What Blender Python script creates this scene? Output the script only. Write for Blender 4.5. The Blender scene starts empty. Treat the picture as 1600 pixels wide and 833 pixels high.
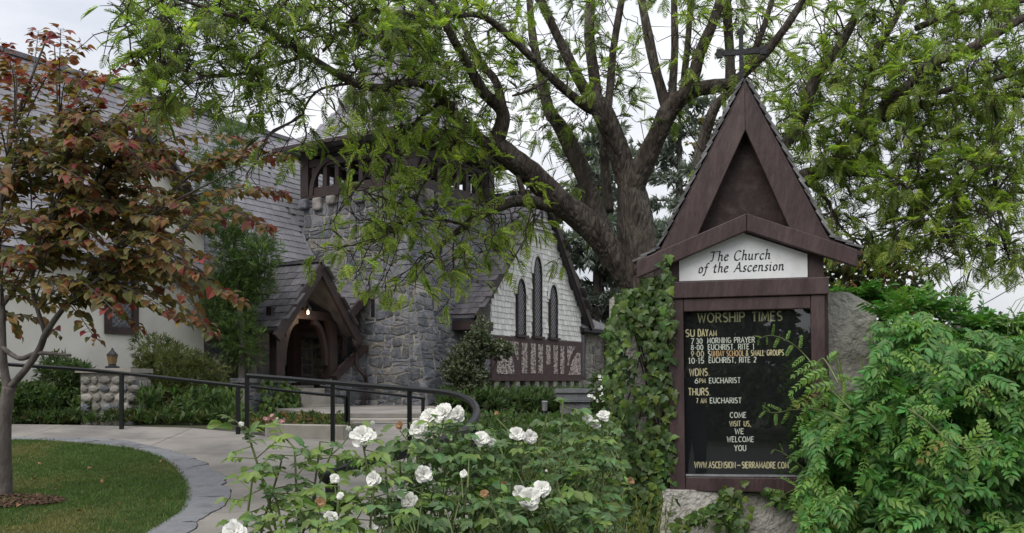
import bpy, math, random
import numpy as np
from mathutils import Vector, Matrix, noise
R = random.Random(7)
NR = np.random.default_rng(7)
sc = bpy.context.scene
COL = sc.collection
rad = math.radians

# ---------------------------------------------------------------- camera
F = 1400.0                                   # focal length in pixels of the 1600 px wide photograph
cam_d = bpy.data.cameras.new('camera'); cam = bpy.data.objects.new('camera', cam_d); COL.objects.link(cam)
cam.location = (0, 0, 1.6); cam.rotation_euler = (rad(90), 0, 0)
cam_d.sensor_width = 36; cam_d.lens = 36 * F / 1600; cam_d.shift_y = 178.5 / 1600
cam_d.clip_start = 0.05; cam_d.clip_end = 2000
sc.camera = cam
# ---------------------------------------------------------------- light: overcast sky, soft sun
SUN_EL, SUN_AZ = rad(52), rad(215)
w = bpy.data.worlds.new('World'); sc.world = w; w.use_nodes = True
nt = w.node_tree; nt.nodes.clear()
def N_(t, **k):
    n = nt.nodes.new(t)
    for a, v in k.items(): setattr(n, a, v)
    return n
out = N_('ShaderNodeOutputWorld'); bg = N_('ShaderNodeBackground')
sky = N_('ShaderNodeTexSky', sky_type='NISHITA', sun_disc=False, sun_elevation=SUN_EL, sun_rotation=SUN_AZ, dust_density=3)
tc = N_('ShaderNodeTexCoord'); mp = N_('ShaderNodeMapping'); mp.inputs['Scale'].default_value = (1, 1, 2.4)
nz = N_('ShaderNodeTexNoise'); nz.inputs['Scale'].default_value = 2.2; nz.inputs['Detail'].default_value = 6; nz.inputs['Roughness'].default_value = .55
cr = N_('ShaderNodeValToRGB')
cr.color_ramp.elements[0].position = .34; cr.color_ramp.elements[0].color = (3.75, 3.95, 4.4, 1)
cr.color_ramp.elements[1].position = .62; cr.color_ramp.elements[1].color = (6.0, 6.05, 6.15, 1)
mx = N_('ShaderNodeMixRGB'); mx.inputs['Fac'].default_value = .93
L = nt.links.new
L(tc.outputs['Generated'], mp.inputs['Vector']); L(mp.outputs[0], nz.inputs['Vector']); L(nz.outputs['Fac'], cr.inputs['Fac'])
L(sky.outputs[0], mx.inputs['Color1']); L(cr.outputs[0], mx.inputs['Color2']); sx = N_('ShaderNodeSeparateXYZ'); L(tc.outputs['Generated'], sx.inputs[0])      # standard overcast sky: brighter towards the zenith
mr_ = N_('ShaderNodeMapRange'); mr_.inputs['From Min'].default_value = 0; mr_.inputs['From Max'].default_value = 1; mr_.inputs['To Min'].default_value = 1; mr_.inputs['To Max'].default_value = 2.3
L(sx.outputs['Z'], mr_.inputs['Value'])
vm = N_('ShaderNodeVectorMath', operation='SCALE'); L(mx.outputs[0], vm.inputs[0]); L(mr_.outputs[0], vm.inputs['Scale']); L(vm.outputs[0], bg.inputs['Color'])
bg.inputs['Strength'].default_value = .1
L(bg.outputs[0], out.inputs['Surface'])
sd = bpy.data.lights.new('sun', 'SUN'); sd.energy = 1.7; sd.angle = rad(50); sd.color = (1, .97, .92)
so = bpy.data.objects.new('sun', sd); COL.objects.link(so)
so.rotation_euler = (rad(38), 0, rad(-35))
sc.view_settings.view_transform = 'Standard'; sc.view_settings.look = 'None'
sc.view_settings.exposure = 0.46; sc.view_settings.gamma = 1
sc.cycles.max_bounces = 6; sc.cycles.diffuse_bounces = 3; sc.cycles.transparent_max_bounces = 8
sc.cycles.use_denoising = True

# ---------------------------------------------------------------- materials
def srgb(r, g, b):
    f = lambda c: (c/255/12.92) if c/255 <= .04045 else ((c/255+.055)/1.055)**2.4
    return (f(r), f(g), f(b))
def mat(name, col, col2=None, rough=.8, scale=6, bump=0, bscale=30, vary=.0, spec=.3, metal=0, detail=5, stretch=None, trans=0, stain=None, stain_scale=1.2, tint=(1.25, 1.5, .7)):
    """col/col2 mixed by noise; vary = value jitter per object / per loose island; trans = leaf translucency; stain = third colour in broad patches"""
    m = bpy.data.materials.new(name); m.use_nodes = True
    n = m.node_tree.nodes; l = m.node_tree.links.new
    b = n['Principled BSDF']; b.inputs['Roughness'].default_value = rough
    b.inputs['Metallic'].default_value = metal
    b.inputs['Specular IOR Level'].default_value = spec
    col2 = col2 or tuple(c*.75 for c in col)
    t = n.new('ShaderNodeTexCoord'); mpn = n.new('ShaderNodeMapping')
    if stretch: mpn.inputs['Scale'].default_value = stretch
    geo_ = n.new('ShaderNodeNewGeometry')
    l(geo_.outputs['Position'], mpn.inputs['Vector'])
    nz = n.new('ShaderNodeTexNoise'); nz.inputs['Scale'].default_value = scale; nz.inputs['Detail'].default_value = detail
    l(mpn.outputs[0], nz.inputs['Vector'])
    rp = n.new('ShaderNodeValToRGB'); rp.color_ramp.elements[0].position = .35; rp.color_ramp.elements[1].position = .68
    rp.color_ramp.elements[0].color = (*col2, 1); rp.color_ramp.elements[1].color = (*col, 1)
    l(nz.outputs['Fac'], rp.inputs['Fac']); cur = rp.outputs[0]
    if stain:
        n3 = n.new('ShaderNodeTexNoise'); n3.inputs['Scale'].default_value = stain_scale; n3.inputs['Detail'].default_value = 8; n3.inputs['Roughness'].default_value = .65
        l(mpn.outputs[0], n3.inputs['Vector'])
        r3 = n.new('ShaderNodeValToRGB'); r3.color_ramp.elements[0].position = .48; r3.color_ramp.elements[1].position = .66
        l(n3.outputs['Fac'], r3.inputs['Fac'])
        m3 = n.new('ShaderNodeMixRGB'); m3.inputs['Color2'].default_value = (*stain, 1)
        l(r3.outputs[0], m3.inputs['Fac']); l(cur, m3.inputs['Color1']); cur = m3.outputs[0]
    if vary:
        oi = n.new('ShaderNodeObjectInfo')
        ad = n.new('ShaderNodeMath'); ad.operation = 'ADD'; l(oi.outputs['Random'], ad.inputs[0]); l(geo_.outputs['Random Per Island'], ad.inputs[1])
        wn = n.new('ShaderNodeTexWhiteNoise'); wn.noise_dimensions = '1D'; l(ad.outputs[0], wn.inputs['W'])
        hs = n.new('ShaderNodeHueSaturation')
        mr = n.new('ShaderNodeMapRange'); mr.inputs['To Min'].default_value = 1-vary; mr.inputs['To Max'].default_value = 1+vary
        l(wn.outputs['Value'], mr.inputs['Value']); l(mr.outputs[0], hs.inputs['Value'])
        sp = n.new('ShaderNodeSeparateColor'); l(wn.outputs['Color'], sp.inputs[0])
        m4 = n.new('ShaderNodeMapRange'); m4.inputs['To Min'].default_value = .5-.03*min(1, vary*3); m4.inputs['To Max'].default_value = .5+.03*min(1, vary*3)
        l(sp.outputs[1], m4.inputs['Value']); l(m4.outputs[0], hs.inputs['Hue'])
        l(cur, hs.inputs['Color']); cur = hs.outputs[0]
    l(cur, b.inputs['Base Color'])
    if bump:
        n2 = n.new('ShaderNodeTexNoise'); n2.inputs['Scale'].default_value = bscale; n2.inputs['Detail'].default_value = 6
        l(mpn.outputs[0], n2.inputs['Vector'])
        bp = n.new('ShaderNodeBump'); bp.inputs['Strength'].default_value = bump; bp.inputs['Distance'].default_value = .03
        l(n2.outputs['Fac'], bp.inputs['Height']); l(bp.outputs[0], b.inputs['Normal'])
    if trans:
        tr = n.new('ShaderNodeBsdfTranslucent'); ms = n.new('ShaderNodeMixShader'); ms.inputs[0].default_value = trans
        g = n.new('ShaderNodeMixRGB'); g.blend_type = 'MULTIPLY'; g.inputs['Fac'].default_value = 1; g.inputs['Color2'].default_value = (*tint, 1)
        l(cur, g.inputs['Color1']); l(g.outputs[0], tr.inputs['Color'])
        l(b.outputs[0], ms.inputs[1]); l(tr.outputs[0], ms.inputs[2]); l(ms.outputs[0], n['Material Output'].inputs['Surface'])
    return m
M = {}
M['stone'] = mat('grey_granite', (.165, .172, .192), (.085, .090, .104), .9, 7, .8, 26, .34, stain=(.165, .16, .15), stain_scale=2.2)
M['stone_warm'] = mat('warm_granite', (.25, .235, .21), (.13, .122, .11), .9, 7, .8, 26, .3)
M['mortar'] = mat('pale_mortar', (.30, .28, .25), (.20, .185, .165), .95, 5, .5, 40)
M['slate'] = mat('grey_slate', (.20, .195, .215), (.13, .126, .142), .65, 3, .4, 30, .25, spec=.5)
M['slate_nave'] = mat('nave_slate', (.225, .22, .24), (.17, .166, .183), .7, 3, .08, 30, .12, spec=.5)
M['slate_brown'] = mat('brown_grey_slate', (.112, .106, .117), (.06, .056, .062), .6, 4, .4, 30, .3, spec=.5)
M['wood'] = mat('dark_brown_painted_wood', (.044, .029, .027), (.030, .020, .019), .6, 3, .3, 14, 0, stretch=(1, 1, 1), spec=.35)
M['sign_wood'] = mat('maroon_brown_painted_wood', (.056, .032, .032), (.038, .022, .023), .5, 16, .25, 40, .08, spec=.35, stretch=(1, 1, .25), stain=(.072, .048, .045), stain_scale=7)
M['sign_dark'] = mat('dark_recess_board', (.035, .019, .018), (.024, .014, .013), .7, 12, .12, 40, stain=(.055, .04, .035), stain_scale=14)
M['sign_shingle'] = mat('weathered_grey_shingle', (.18, .177, .18), (.10, .097, .10), .8, 9, .4, 40, .3)
M['white_wall'] = mat('cream_stucco', (.66, .64, .58), (.56, .54, .49), .9, 1.2, .15, 60, stain=(.46, .45, .41), stain_scale=.6)
M['shingle'] = mat('weathered_white_shingle', (.70, .70, .665), (.54, .54, .515), .85, 6, .3, 30, .12, stretch=(1, 1, .4))
M['concrete'] = mat('path_concrete', (.24, .222, .20), (.178, .165, .15), .9, 1.6, .2, 70, .04, stain=(.135, .128, .12), stain_scale=1.1)
M['flag'] = mat('slate_edging', (.20, .205, .215), (.125, .13, .14), .8, 3, .4, 25, .12, stain=(.10, .10, .105), stain_scale=3)
M['curb'] = mat('pale_concrete', (.34, .315, .28), (.26, .24, .21), .9, 3, .2, 50, stain=(.22, .21, .18), stain_scale=2)
M['pillar'] = mat('rough_cast_concrete', (.46, .44, .40), (.34, .32, .285), .95, 4, .9, 30, stain=(.23, .215, .19), stain_scale=5)
M['rail'] = mat('black_painted_steel', (.010, .011, .012), (.007, .008, .009), .5, 5, .1, 60, spec=.25)
M['soil'] = mat('dark_soil', (.055, .05, .03), (.03, .032, .018), .95, 3, .7, 18, stain=(.035, .055, .018), stain_scale=1.2)
M['lawn'] = mat('lawn_base', (.055, .085, .024), (.035, .058, .016), .95, 3, .5, 50, stain=(.10, .095, .03), stain_scale=.8)
M['asphalt'] = mat('asphalt', (.06, .06, .062), (.045, .045, .047), .9, 4, .3, 90)
M['bark'] = mat('jacaranda_bark', (.092, .074, .060), (.032, .025, .021), .95, 9, 1.0, 22, stretch=(1.6, 1.6, .55), stain=(.105, .092, .078), stain_scale=3)
M['twig'] = mat('dark_twig', (.05, .038, .03), (.028, .02, .016), .9, 9, 0)
M['bark_grey'] = mat('smooth_grey_bark', (.125, .108, .098), (.065, .055, .05), .9, 10, .5, 30, stretch=(1, 1, .4))
G = lambda n, c, v=.3, t=.35, r=.55: mat(n, c, tuple(x*.7 for x in c), r, 9, 0, 10, v, spec=.35, trans=t, detail=2)
M['jac1'] = G('jacaranda_leaf_light', (.36, .44, .08), t=.5)
M['jac2'] = G('jacaranda_leaf', (.24, .31, .065), t=.5)
M['jac3'] = G('jacaranda_leaf_dark', (.15, .20, .055), t=.45)
M['red1'] = G('redbud_leaf_red', (.24, .055, .040), .35, .35)
M['red2'] = G('redbud_leaf_bronze', (.23, .135, .048), .35, .35)
M['red3'] = G('redbud_leaf_olive', (.15, .14, .045), .35, .35)
M['pod'] = G('podocarpus_needles', (.075, .125, .034), .3)
M['pod2'] = G('podocarpus_new_growth', (.14, .21, .06), .3)
M['olive'] = G('olive_shrub_leaf', (.105, .115, .038), .3)
M['cam'] = G('glossy_dark_leaf', (.10, .122, .065), .35, .15, .35)
M['cover'] = G('ground_cover_leaf', (.07, .115, .035), .4)
M['fern'] = G('grey_green_frond', (.10, .15, .075), .3)
M['cedar'] = G('blue_cedar_needles', (.19, .225, .19), .25, .15)
M['brown_leaf'] = G('dull_olive_leaf', (.075, .085, .03), .4)
M['rose_leaf'] = G('rose_leaf', (.095, .17, .055), .3, .3, .42)
M['rose_leaf2'] = G('young_rose_leaf', (.18, .275, .065), .25, .35, .42)
M['rose_stem'] = mat('rose_cane', (.11, .15, .05), (.08, .09, .035), .6, 9)
M['petal'] = mat('white_petal', (.88, .875, .84), (.82, .81, .77), .6, 30, 0, vary=.03, spec=.2, trans=.25, tint=(1, 1, .97))
M['dead'] = mat('withered_petal', (.33, .20, .10), (.20, .11, .06), .8, 20)
M['wis'] = G('wisteria_leaf', (.088, .215, .045), .3, .3, .42)
M['wis2'] = G('wisteria_young_leaf', (.17, .30, .06), .25, .35, .42)
M['ivy'] = G('ivy_leaf', (.066, .115, .030), .35, .2, .42)
M['ivy2'] = G('young_ivy_leaf', (.12, .19, .035), .3, .25, .42)
M['spike'] = G('yellow_green_spike', (.17, .19, .05), .25)
M['grass'] = G('grass_blade', (.085, .145, .036), .35, .3)
M['drygrass'] = G('dry_grass_blade', (.20, .19, .07), .3, .3)
M['far'] = G('distant_leaf', (.075, .10, .055), .3, .2)
M['letter'] = mat('cream_letter', (.85, .84, .76), (.8, .78, .7), .6, 9, spec=.2)
M['letter_tan'] = mat('tan_letter', (.74, .63, .40), (.70, .58, .36), .6, 9, spec=.2)
M['letter_orange'] = mat('orange_tan_letter', (.66, .42, .24), (.6, .38, .2), .6, 9, spec=.2)
M['letter_gold'] = mat('dull_gold_letter', (.30, .28, .16), (.25, .23, .13), .6, 9, spec=.2)
M['letter_black'] = mat('black_letter', (.012, .012, .014), (.01, .01, .01), .5, 9)
M['panel_white'] = mat('white_name_panel', (.70, .70, .70), (.63, .64, .65), .6, 4, spec=.3, stain=(.58, .58, .57), stain_scale=5)
M['felt'] = mat('black_letter_board', (.005, .006, .006), (.004, .004, .005), .8, 20)
M['iron'] = mat('black_iron', (.018, .018, .022), (.012, .012, .014), .5, 9, .2, 40)
M['lead'] = mat('lead_flashing', (.30, .30, .31), (.2, .2, .21), .5, 9, .2, 40, metal=.3)
M['glass_dark'] = mat('leaded_window_glass', (.035, .038, .048), (.02, .022, .03), .18, 14, .35, 30, spec=.8)
M['mulch'] = mat('wood_mulch', (.12, .07, .045), (.06, .035, .022), .95, 30, .8, 40, .3)
M['skin'] = mat('skin', (.45, .27, .19), (.40, .23, .16), .5, 9)
M['shirt'] = mat('navy_shirt', (.02, .025, .04), (.015, .018, .03), .9, 9)
M['jeans'] = mat('dark_jeans', (.03, .04, .07), (.02, .028, .05), .9, 9)
M['hair'] = mat('brown_hair', (.05, .03, .02), (.03, .02, .012), .7, 9)
M['pink'] = mat('pink_flower', (.55, .30, .30), (.5, .35, .33), .7, 9)
def bark_tune(m):
    n = m.node_tree.nodes; l = m.node_tree.links.new
    vo = n.new('ShaderNodeTexVoronoi'); vo.inputs['Scale'].default_value = 20; vo.feature = 'DISTANCE_TO_EDGE'
    mp_ = n.new('ShaderNodeMapping'); mp_.inputs['Scale'].default_value = (1.4, 1.4, .35)
    ge = n.new('ShaderNodeNewGeometry'); l(ge.outputs['Position'], mp_.inputs['Vector'])
    nn = n.new('ShaderNodeTexNoise'); nn.inputs['Scale'].default_value = 5; l(mp_.outputs[0], nn.inputs['Vector'])
    mm = n.new('ShaderNodeMixRGB'); mm.inputs['Fac'].default_value = .12; l(mp_.outputs[0], mm.inputs['Color1']); l(nn.outputs['Color'], mm.inputs['Color2'])
    l(mm.outputs[0], vo.inputs['Vector'])
    b = n['Bump']; b.inputs['Strength'].default_value = 1; b.inputs['Distance'].default_value = .05
    ad = n.new('ShaderNodeMath'); ad.operation = 'ADD'; l(vo.outputs['Distance'], ad.inputs[0])
    old = b.inputs['Height'].links[0].from_socket; ml = n.new('ShaderNodeMath'); ml.operation = 'MULTIPLY'; ml.inputs[1].default_value = .35
    l(old, ml.inputs[0]); l(ml.outputs[0], ad.inputs[1]); l(ad.outputs[0], b.inputs['Height'])
bark_tune(M['bark'])
def pebble_mat():
    m = bpy.data.materials.new('pebble_dash'); m.use_nodes = True
    n = m.node_tree.nodes; l = m.node_tree.links.new; b = n['Principled BSDF']; b.inputs['Roughness'].default_value = .8
    g = n.new('ShaderNodeNewGeometry'); v = n.new('ShaderNodeTexVoronoi'); v.inputs['Scale'].default_value = 27; v.inputs['Randomness'].default_value = 1
    l(g.outputs['Position'], v.inputs['Vector'])
    s = n.new('ShaderNodeSeparateColor'); l(v.outputs['Color'], s.inputs[0])
    r = n.new('ShaderNodeValToRGB'); r.color_ramp.elements[0].color = (.06, .045, .045, 1); r.color_ramp.elements[1].color = (.42, .36, .33, 1)
    r.color_ramp.elements[0].position = .25; r.color_ramp.elements[1].position = .6
    l(s.outputs[0], r.inputs['Fac']); l(r.outputs[0], b.inputs['Base Color'])
    bp = n.new('ShaderNodeBump'); bp.invert = True; bp.inputs['Distance'].default_value = .02; l(v.outputs['Distance'], bp.inputs['Height']); l(bp.outputs[0], b.inputs['Normal'])
    return m
M['pebble'] = pebble_mat()
def glass_mat():
    m = bpy.data.materials.new('pane_glass'); m.use_nodes = True
    n = m.node_tree.nodes; l = m.node_tree.links.new; n.clear()
    o = n.new('ShaderNodeOutputMaterial'); t = n.new('ShaderNodeBsdfTransparent'); t.inputs[0].default_value = (.93, .95, .94, 1)
    g = n.new('ShaderNodeBsdfGlossy'); g.inputs['Roughness'].default_value = .01
    f = n.new('ShaderNodeFresnel'); f.inputs['IOR'].default_value = 2.1
    x = n.new('ShaderNodeMixShader'); gb = n.new('ShaderNodeNewGeometry'); mb = n.new('ShaderNodeMath'); mb.operation = 'MULTIPLY_ADD'; mb.inputs[1].default_value = -1; mb.inputs[2].default_value = 1; l(gb.outputs['Backfacing'], mb.inputs[0])
    mu = n.new('ShaderNodeMath'); mu.operation = 'MULTIPLY'; l(f.outputs[0], mu.inputs[0]); l(mb.outputs[0], mu.inputs[1]); l(mu.outputs[0], x.inputs[0]); l(t.outputs[0], x.inputs[1]); l(g.outputs[0], x.inputs[2]); l(x.outputs[0], o.inputs[0])
    return m
M['glass'] = glass_mat()
def glow_mat():
    m = bpy.data.materials.new('lit_bulb'); m.use_nodes = True; b = m.node_tree.nodes['Principled BSDF']
    b.inputs['Emission Color'].default_value = (1, .72, .38, 1); b.inputs['Emission Strength'].default_value = 4; return m
M['glow'] = glow_mat()

# ---------------------------------------------------------------- geometry helpers
ORG = {}
def thing(name, label, cat, loc=(0, 0, 0), group=None, rot=None):
    o = bpy.data.objects.new(name, None); COL.objects.link(o); o.location = loc
    o.empty_display_size = .1
    if rot: o.rotation_euler = rot
    o['label'] = label; o['category'] = cat
    if group: o['group'] = group
    ORG[o.name] = Vector((0, 0, 0)) if rot else Vector(loc)
    return o
def mk(name, verts, faces, m, parent=None, smooth=False, kind=None, label=None, midx=None, loc=None):
    """verts in world coordinates (or in the frame of a rotated thing)"""
    v = np.asarray(verts, dtype=np.float64).reshape(-1, 3)
    org = ORG[parent.name] if parent else Vector((0, 0, 0))
    if loc is not None:
        v = v - np.array(loc)
    elif org.length: v = v - np.array(org)
    me = bpy.data.meshes.new(name)
    if isinstance(faces, tuple):           # (flat loops, totals)
        fl, tot = faces
        me.vertices.add(len(v)); me.vertices.foreach_set('co', v.ravel())
        me.loops.add(len(fl)); me.loops.foreach_set('vertex_index', np.asarray(fl, dtype=np.int32))
        me.polygons.add(len(tot)); st = np.concatenate([[0], np.cumsum(tot)[:-1]])
        me.polygons.foreach_set('loop_start', st.astype(np.int32)); me.polygons.foreach_set('loop_total', np.asarray(tot, dtype=np.int32))
    else:
        me.from_pydata([tuple(x) for x in v], [], [tuple(int(i) for i in f) for f in faces])
    for mm in (m if isinstance(m, (list, tuple)) else [m]): me.materials.append(mm)
    if midx is not None: me.polygons.foreach_set('material_index', np.asarray(midx, dtype=np.int32))
    me.polygons.foreach_set('use_smooth', np.full(len(me.polygons), bool(smooth)))
    me.update(calc_edges=True); me.validate()
    o = bpy.data.objects.new(name, me); COL.objects.link(o)
    if parent: o.parent = parent
    if loc is not None: o.location = Vector(loc) - org
    ORG[o.name] = org
    if kind: o['kind'] = kind
    if label: o['label'] = label
    return o
class Geo:
    def __init__(s): s.v = []; s.f = []
    def add(s, v, f):
        k = len(s.v); s.v += [tuple(x) for x in v]; s.f += [tuple(i+k for i in q) for q in f]; return s
    def box(s, p0, p1):
        x0, y0, z0 = p0; x1, y1, z1 = p1
        return s.add([(x0,y0,z0),(x1,y0,z0),(x1,y1,z0),(x0,y1,z0),(x0,y0,z1),(x1,y0,z1),(x1,y1,z1),(x0,y1,z1)],
                     [(0,3,2,1),(4,5,6,7),(0,1,5,4),(1,2,6,5),(2,3,7,6),(3,0,4,7)])
    def beam(s, p, q, wd, ht, up=(0, 0, 1)):
        p = Vector(p); q = Vector(q); d = (q-p).normalized(); up = Vector(up)
        sd_ = d.cross(up)
        if sd_.length < 1e-4: sd_ = d.cross(Vector((1, 0, 0)))
        sd_.normalize(); u2 = sd_.cross(d).normalized()
        a = sd_*wd/2; b = u2*ht/2
        return s.add([p-a-b, p+a-b, p+a+b, p-a+b, q-a-b, q+a-b, q+a+b, q-a+b],
                     [(0,3,2,1),(4,5,6,7),(0,1,5,4),(1,2,6,5),(2,3,7,6),(3,0,4,7)][::1])
    def prism(s, poly, O, U, V, Nn, d0, d1):
        O, U, V, Nn = map(Vector, (O, U, V, Nn)); n = len(poly)
        a = [O+U*x+V*y+Nn*d0 for x, y in poly]; b = [O+U*x+V*y+Nn*d1 for x, y in poly]
        return s.add(a+b, [tuple(range(n))[::-1], tuple(range(n, 2*n))]+[(i, (i+1) % n, n+(i+1) % n, n+i) for i in range(n)])
    def ring(s, outer, inner, O, U, V, Nn, d0, d1, closed=True):
        O, U, V, Nn = map(Vector, (O, U, V, Nn)); n = len(outer); P_ = lambda q, d: O+U*q[0]+V*q[1]+Nn*d
        vs = [P_(q, d0) for q in outer]+[P_(q, d0) for q in inner]+[P_(q, d1) for q in outer]+[P_(q, d1) for q in inner]
        fs = []
        for i in range(n if closed else n-1):
            j = (i+1) % n
            fs += [(i, j, n+j, n+i), (2*n+i, 3*n+i, 3*n+j, 2*n+j), (i, 2*n+i, 2*n+j, j), (n+i, n+j, 3*n+j, 3*n+i)]
        if not closed: fs += [(0, n, 3*n, 2*n), (n-1, 3*n-1, 4*n-1, 2*n-1)]
        return s.add(vs, fs)
    def tube(s, pts, rr, sides=6, cap=True):
        pts = [Vector(p) for p in pts]; n = len(pts)
        if not isinstance(rr, (list, tuple)): rr = [rr]*n
        k = len(s.v); pu = None
        for i in range(n):
            d = (pts[min(i+1, n-1)]-pts[max(i-1, 0)])
            d = d.normalized() if d.length > 1e-6 else Vector((0, 0, 1))
            if pu is None:
                pu = d.orthogonal().normalized()
            else:
                pu = (pu-d*pu.dot(d)); pu = pu.normalized() if pu.length > 1e-5 else d.orthogonal().normalized()
            w_ = d.cross(pu)
            for j in range(sides):
                a = 2*math.pi*j/sides
                s.v.append(tuple(pts[i]+(pu*math.cos(a)+w_*math.sin(a))*rr[i]))
        for i in range(n-1):
            for j in range(sides):
                j2 = (j+1) % sides
                s.f.append((k+i*sides+j, k+i*sides+j2, k+(i+1)*sides+j2, k+(i+1)*sides+j))
        if cap:
            s.f.append(tuple(k+j for j in range(sides))[::-1]); s.f.append(tuple(k+(n-1)*sides+j for j in range(sides)))
        return s
    def mk(s, name, m, parent=None, **k): return mk(name, s.v, s.f, m, parent, **k)
def P(px, py, Y): return Vector(((px-800)/F*Y, Y, 1.6+(595-py)/F*Y))
def proj(p):
    y = max(p[1], .01); return 800+F*p[0]/y, 595-F*(p[2]-1.6)/y
def gz(y):
    y = max(-3, min(13.3, y)); return .05*y if y < 8 else .4+.1*(y-8)
def gp(px, py, dz=0):
    Y = 2240/(py-525) if py > 805 else (2800/(py-455) if py > 665.5 else 910/(py-597)); return Vector(((px-800)/F*Y, Y, gz(Y)+dz))
def bez(pts, n=8):
    """Catmull-Rom through pts (tuples of any length)"""
    o = []; P_ = [pts[0]]+list(pts)+[pts[-1]]
    for i in range(1, len(P_)-2):
        for k in range(n):
            t = k/n
            o.append(tuple(.5*((2*b)+(-a+c)*t+(2*a-5*b+4*c-d)*t*t+(-a+3*b-3*c+d)*t**3) for a, b, c, d in zip(P_[i-1], P_[i], P_[i+1], P_[i+2])))
    o.append(tuple(pts[-1])); return o

class Tpl:
    """template mesh shared by copies; for joining too"""
    def __init__(s, name, g, m, smooth=False):
        s.v = np.array([tuple(x) for x in g.v], dtype=float); s.f = g.f; s.m = m; s.name = name; s.me = None; s.smooth = smooth
        s.fl = np.array([i for q in g.f for i in q], dtype=np.int32); s.tot = np.array([len(q) for q in g.f], dtype=np.int32)
        s.size = float(np.linalg.norm(s.v.max(0)-s.v.min(0)))
    def mesh(s):
        if s.me is None:
            me = bpy.data.meshes.new(s.name); me.from_pydata([tuple(x) for x in s.v], [], s.f); me.materials.append(s.m)
            if s.smooth: me.polygons.foreach_set('use_smooth', np.ones(len(s.f), dtype=bool))
            me.update(); s.me = me
        return s.me
def scatter(parent, name, items, limit=300, stuff=None, smooth=False):
    """items: list of (Tpl, Matrix in world coordinates). The ones that show largest become objects, the rest one stuff part."""
    org = ORG[parent.name]
    def score(it):
        t, mt = it; p = mt.translation
        if ORG[parent.name].length == 0 and parent.get('local'): return 1
        if p.y < .5: return 0
        x, y = proj(p); inside = -40 < x < 1640 and -40 < y < 880
        return t.size*mt.median_scale/p.y*(1 if inside else .01)
    if len(items) > limit and limit > 0:
        sc_ = [score(i) for i in items]
        # nearest / largest, thinned so that the singled-out ones lie over the whole plant's front
        order = sorted(range(len(items)), key=lambda i: -sc_[i])
        top, rest = order[:limit], order[limit:]
    elif limit > 0: top, rest = list(range(len(items))), []
    else: top, rest = [], list(range(len(items)))
    T = Matrix.Translation(-org)
    for i in top:
        t, mt = items[i]
        o = bpy.data.objects.new(name, t.mesh()); COL.objects.link(o); o.parent = parent; o.matrix_basis = T @ mt
    if rest:
        V = []; FL = []; TO = []; MI = []; k = 0; mats = []
        for i in rest:
            t, mt = items[i]; a = np.array(mt)
            V.append(t.v @ a[:3, :3].T + a[:3, 3]); FL.append(t.fl+k); TO.append(t.tot); k += len(t.v)
            if t.m not in mats: mats.append(t.m)
            MI.append(np.full(len(t.tot), mats.index(t.m), dtype=np.int32))
        mk(stuff or name+'_mass', np.concatenate(V), (np.concatenate(FL), np.concatenate(TO)), mats, parent, kind='stuff', midx=np.concatenate(MI), smooth=smooth)
def frame_m(loc, x, z, s=1):
    """matrix with local +X along x (length), +Z near z"""
    x = Vector(x).normalized(); z = Vector(z); y = z.cross(x)
    if y.length < 1e-4: y = x.orthogonal()
    y.normalize(); z = x.cross(y)
    m = Matrix(((x.x, y.x, z.x, loc[0]), (x.y, y.y, z.y, loc[1]), (x.z, y.z, z.z, loc[2]), (0, 0, 0, 1)))
    return m @ Matrix.Diagonal((s, s, s, 1))
def rv(s=1): return Vector((R.gauss(0, s), R.gauss(0, s), R.gauss(0, s)))

# ---------------------------------------------------------------- leaf templates (unit length along +X, normal +Z)
def leaf_geo(outline, fold=.12, droop=.15, g=None, M4=None):
    """outline: list of (x, halfwidth) from base to tip"""
    g = g or Geo(); v = []; f = []
    for x, h in outline:
        zc = -droop*x*x
        v += [(x, 0, zc), (x, h, zc+fold*h*2), (x, -h, zc+fold*h*2)]
    for i in range(len(outline)-1):
        a, b = 3*i, 3*i+3
        if outline[i][1] == 0: f += [(a, b, b+1), (a, b+2, b)]
        elif outline[i+1][1] == 0: f += [(a, b, a+1), (a, a+2, b)]
        else: f += [(a, b, b+1, a+1), (a, a+2, b+2, b)]
    if M4 is not None: v = [tuple(M4 @ Vector(p)) for p in v]
    return g.add(v, f)
OV = [(0, 0), (.22, .22), (.55, .27), (.85, .12), (1, 0)]
HEART = [(.1, 0), (-.04, .22), (.12, .42), (.38, .47), (.66, .32), (.88, .1), (1, 0)]
IVY = [(.12, 0), (0, .22), (.25, .5), (.42, .26), (.62, .3), (.8, .12), (1, 0)]
LAN = [(0, 0), (.35, .13), (.7, .10), (1, 0)]
def tpl_leaf(n, outl, m, fold=.14, droop=.2, stalk=0): return Tpl(n, leaf_geo(outl, fold, droop), m)
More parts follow.
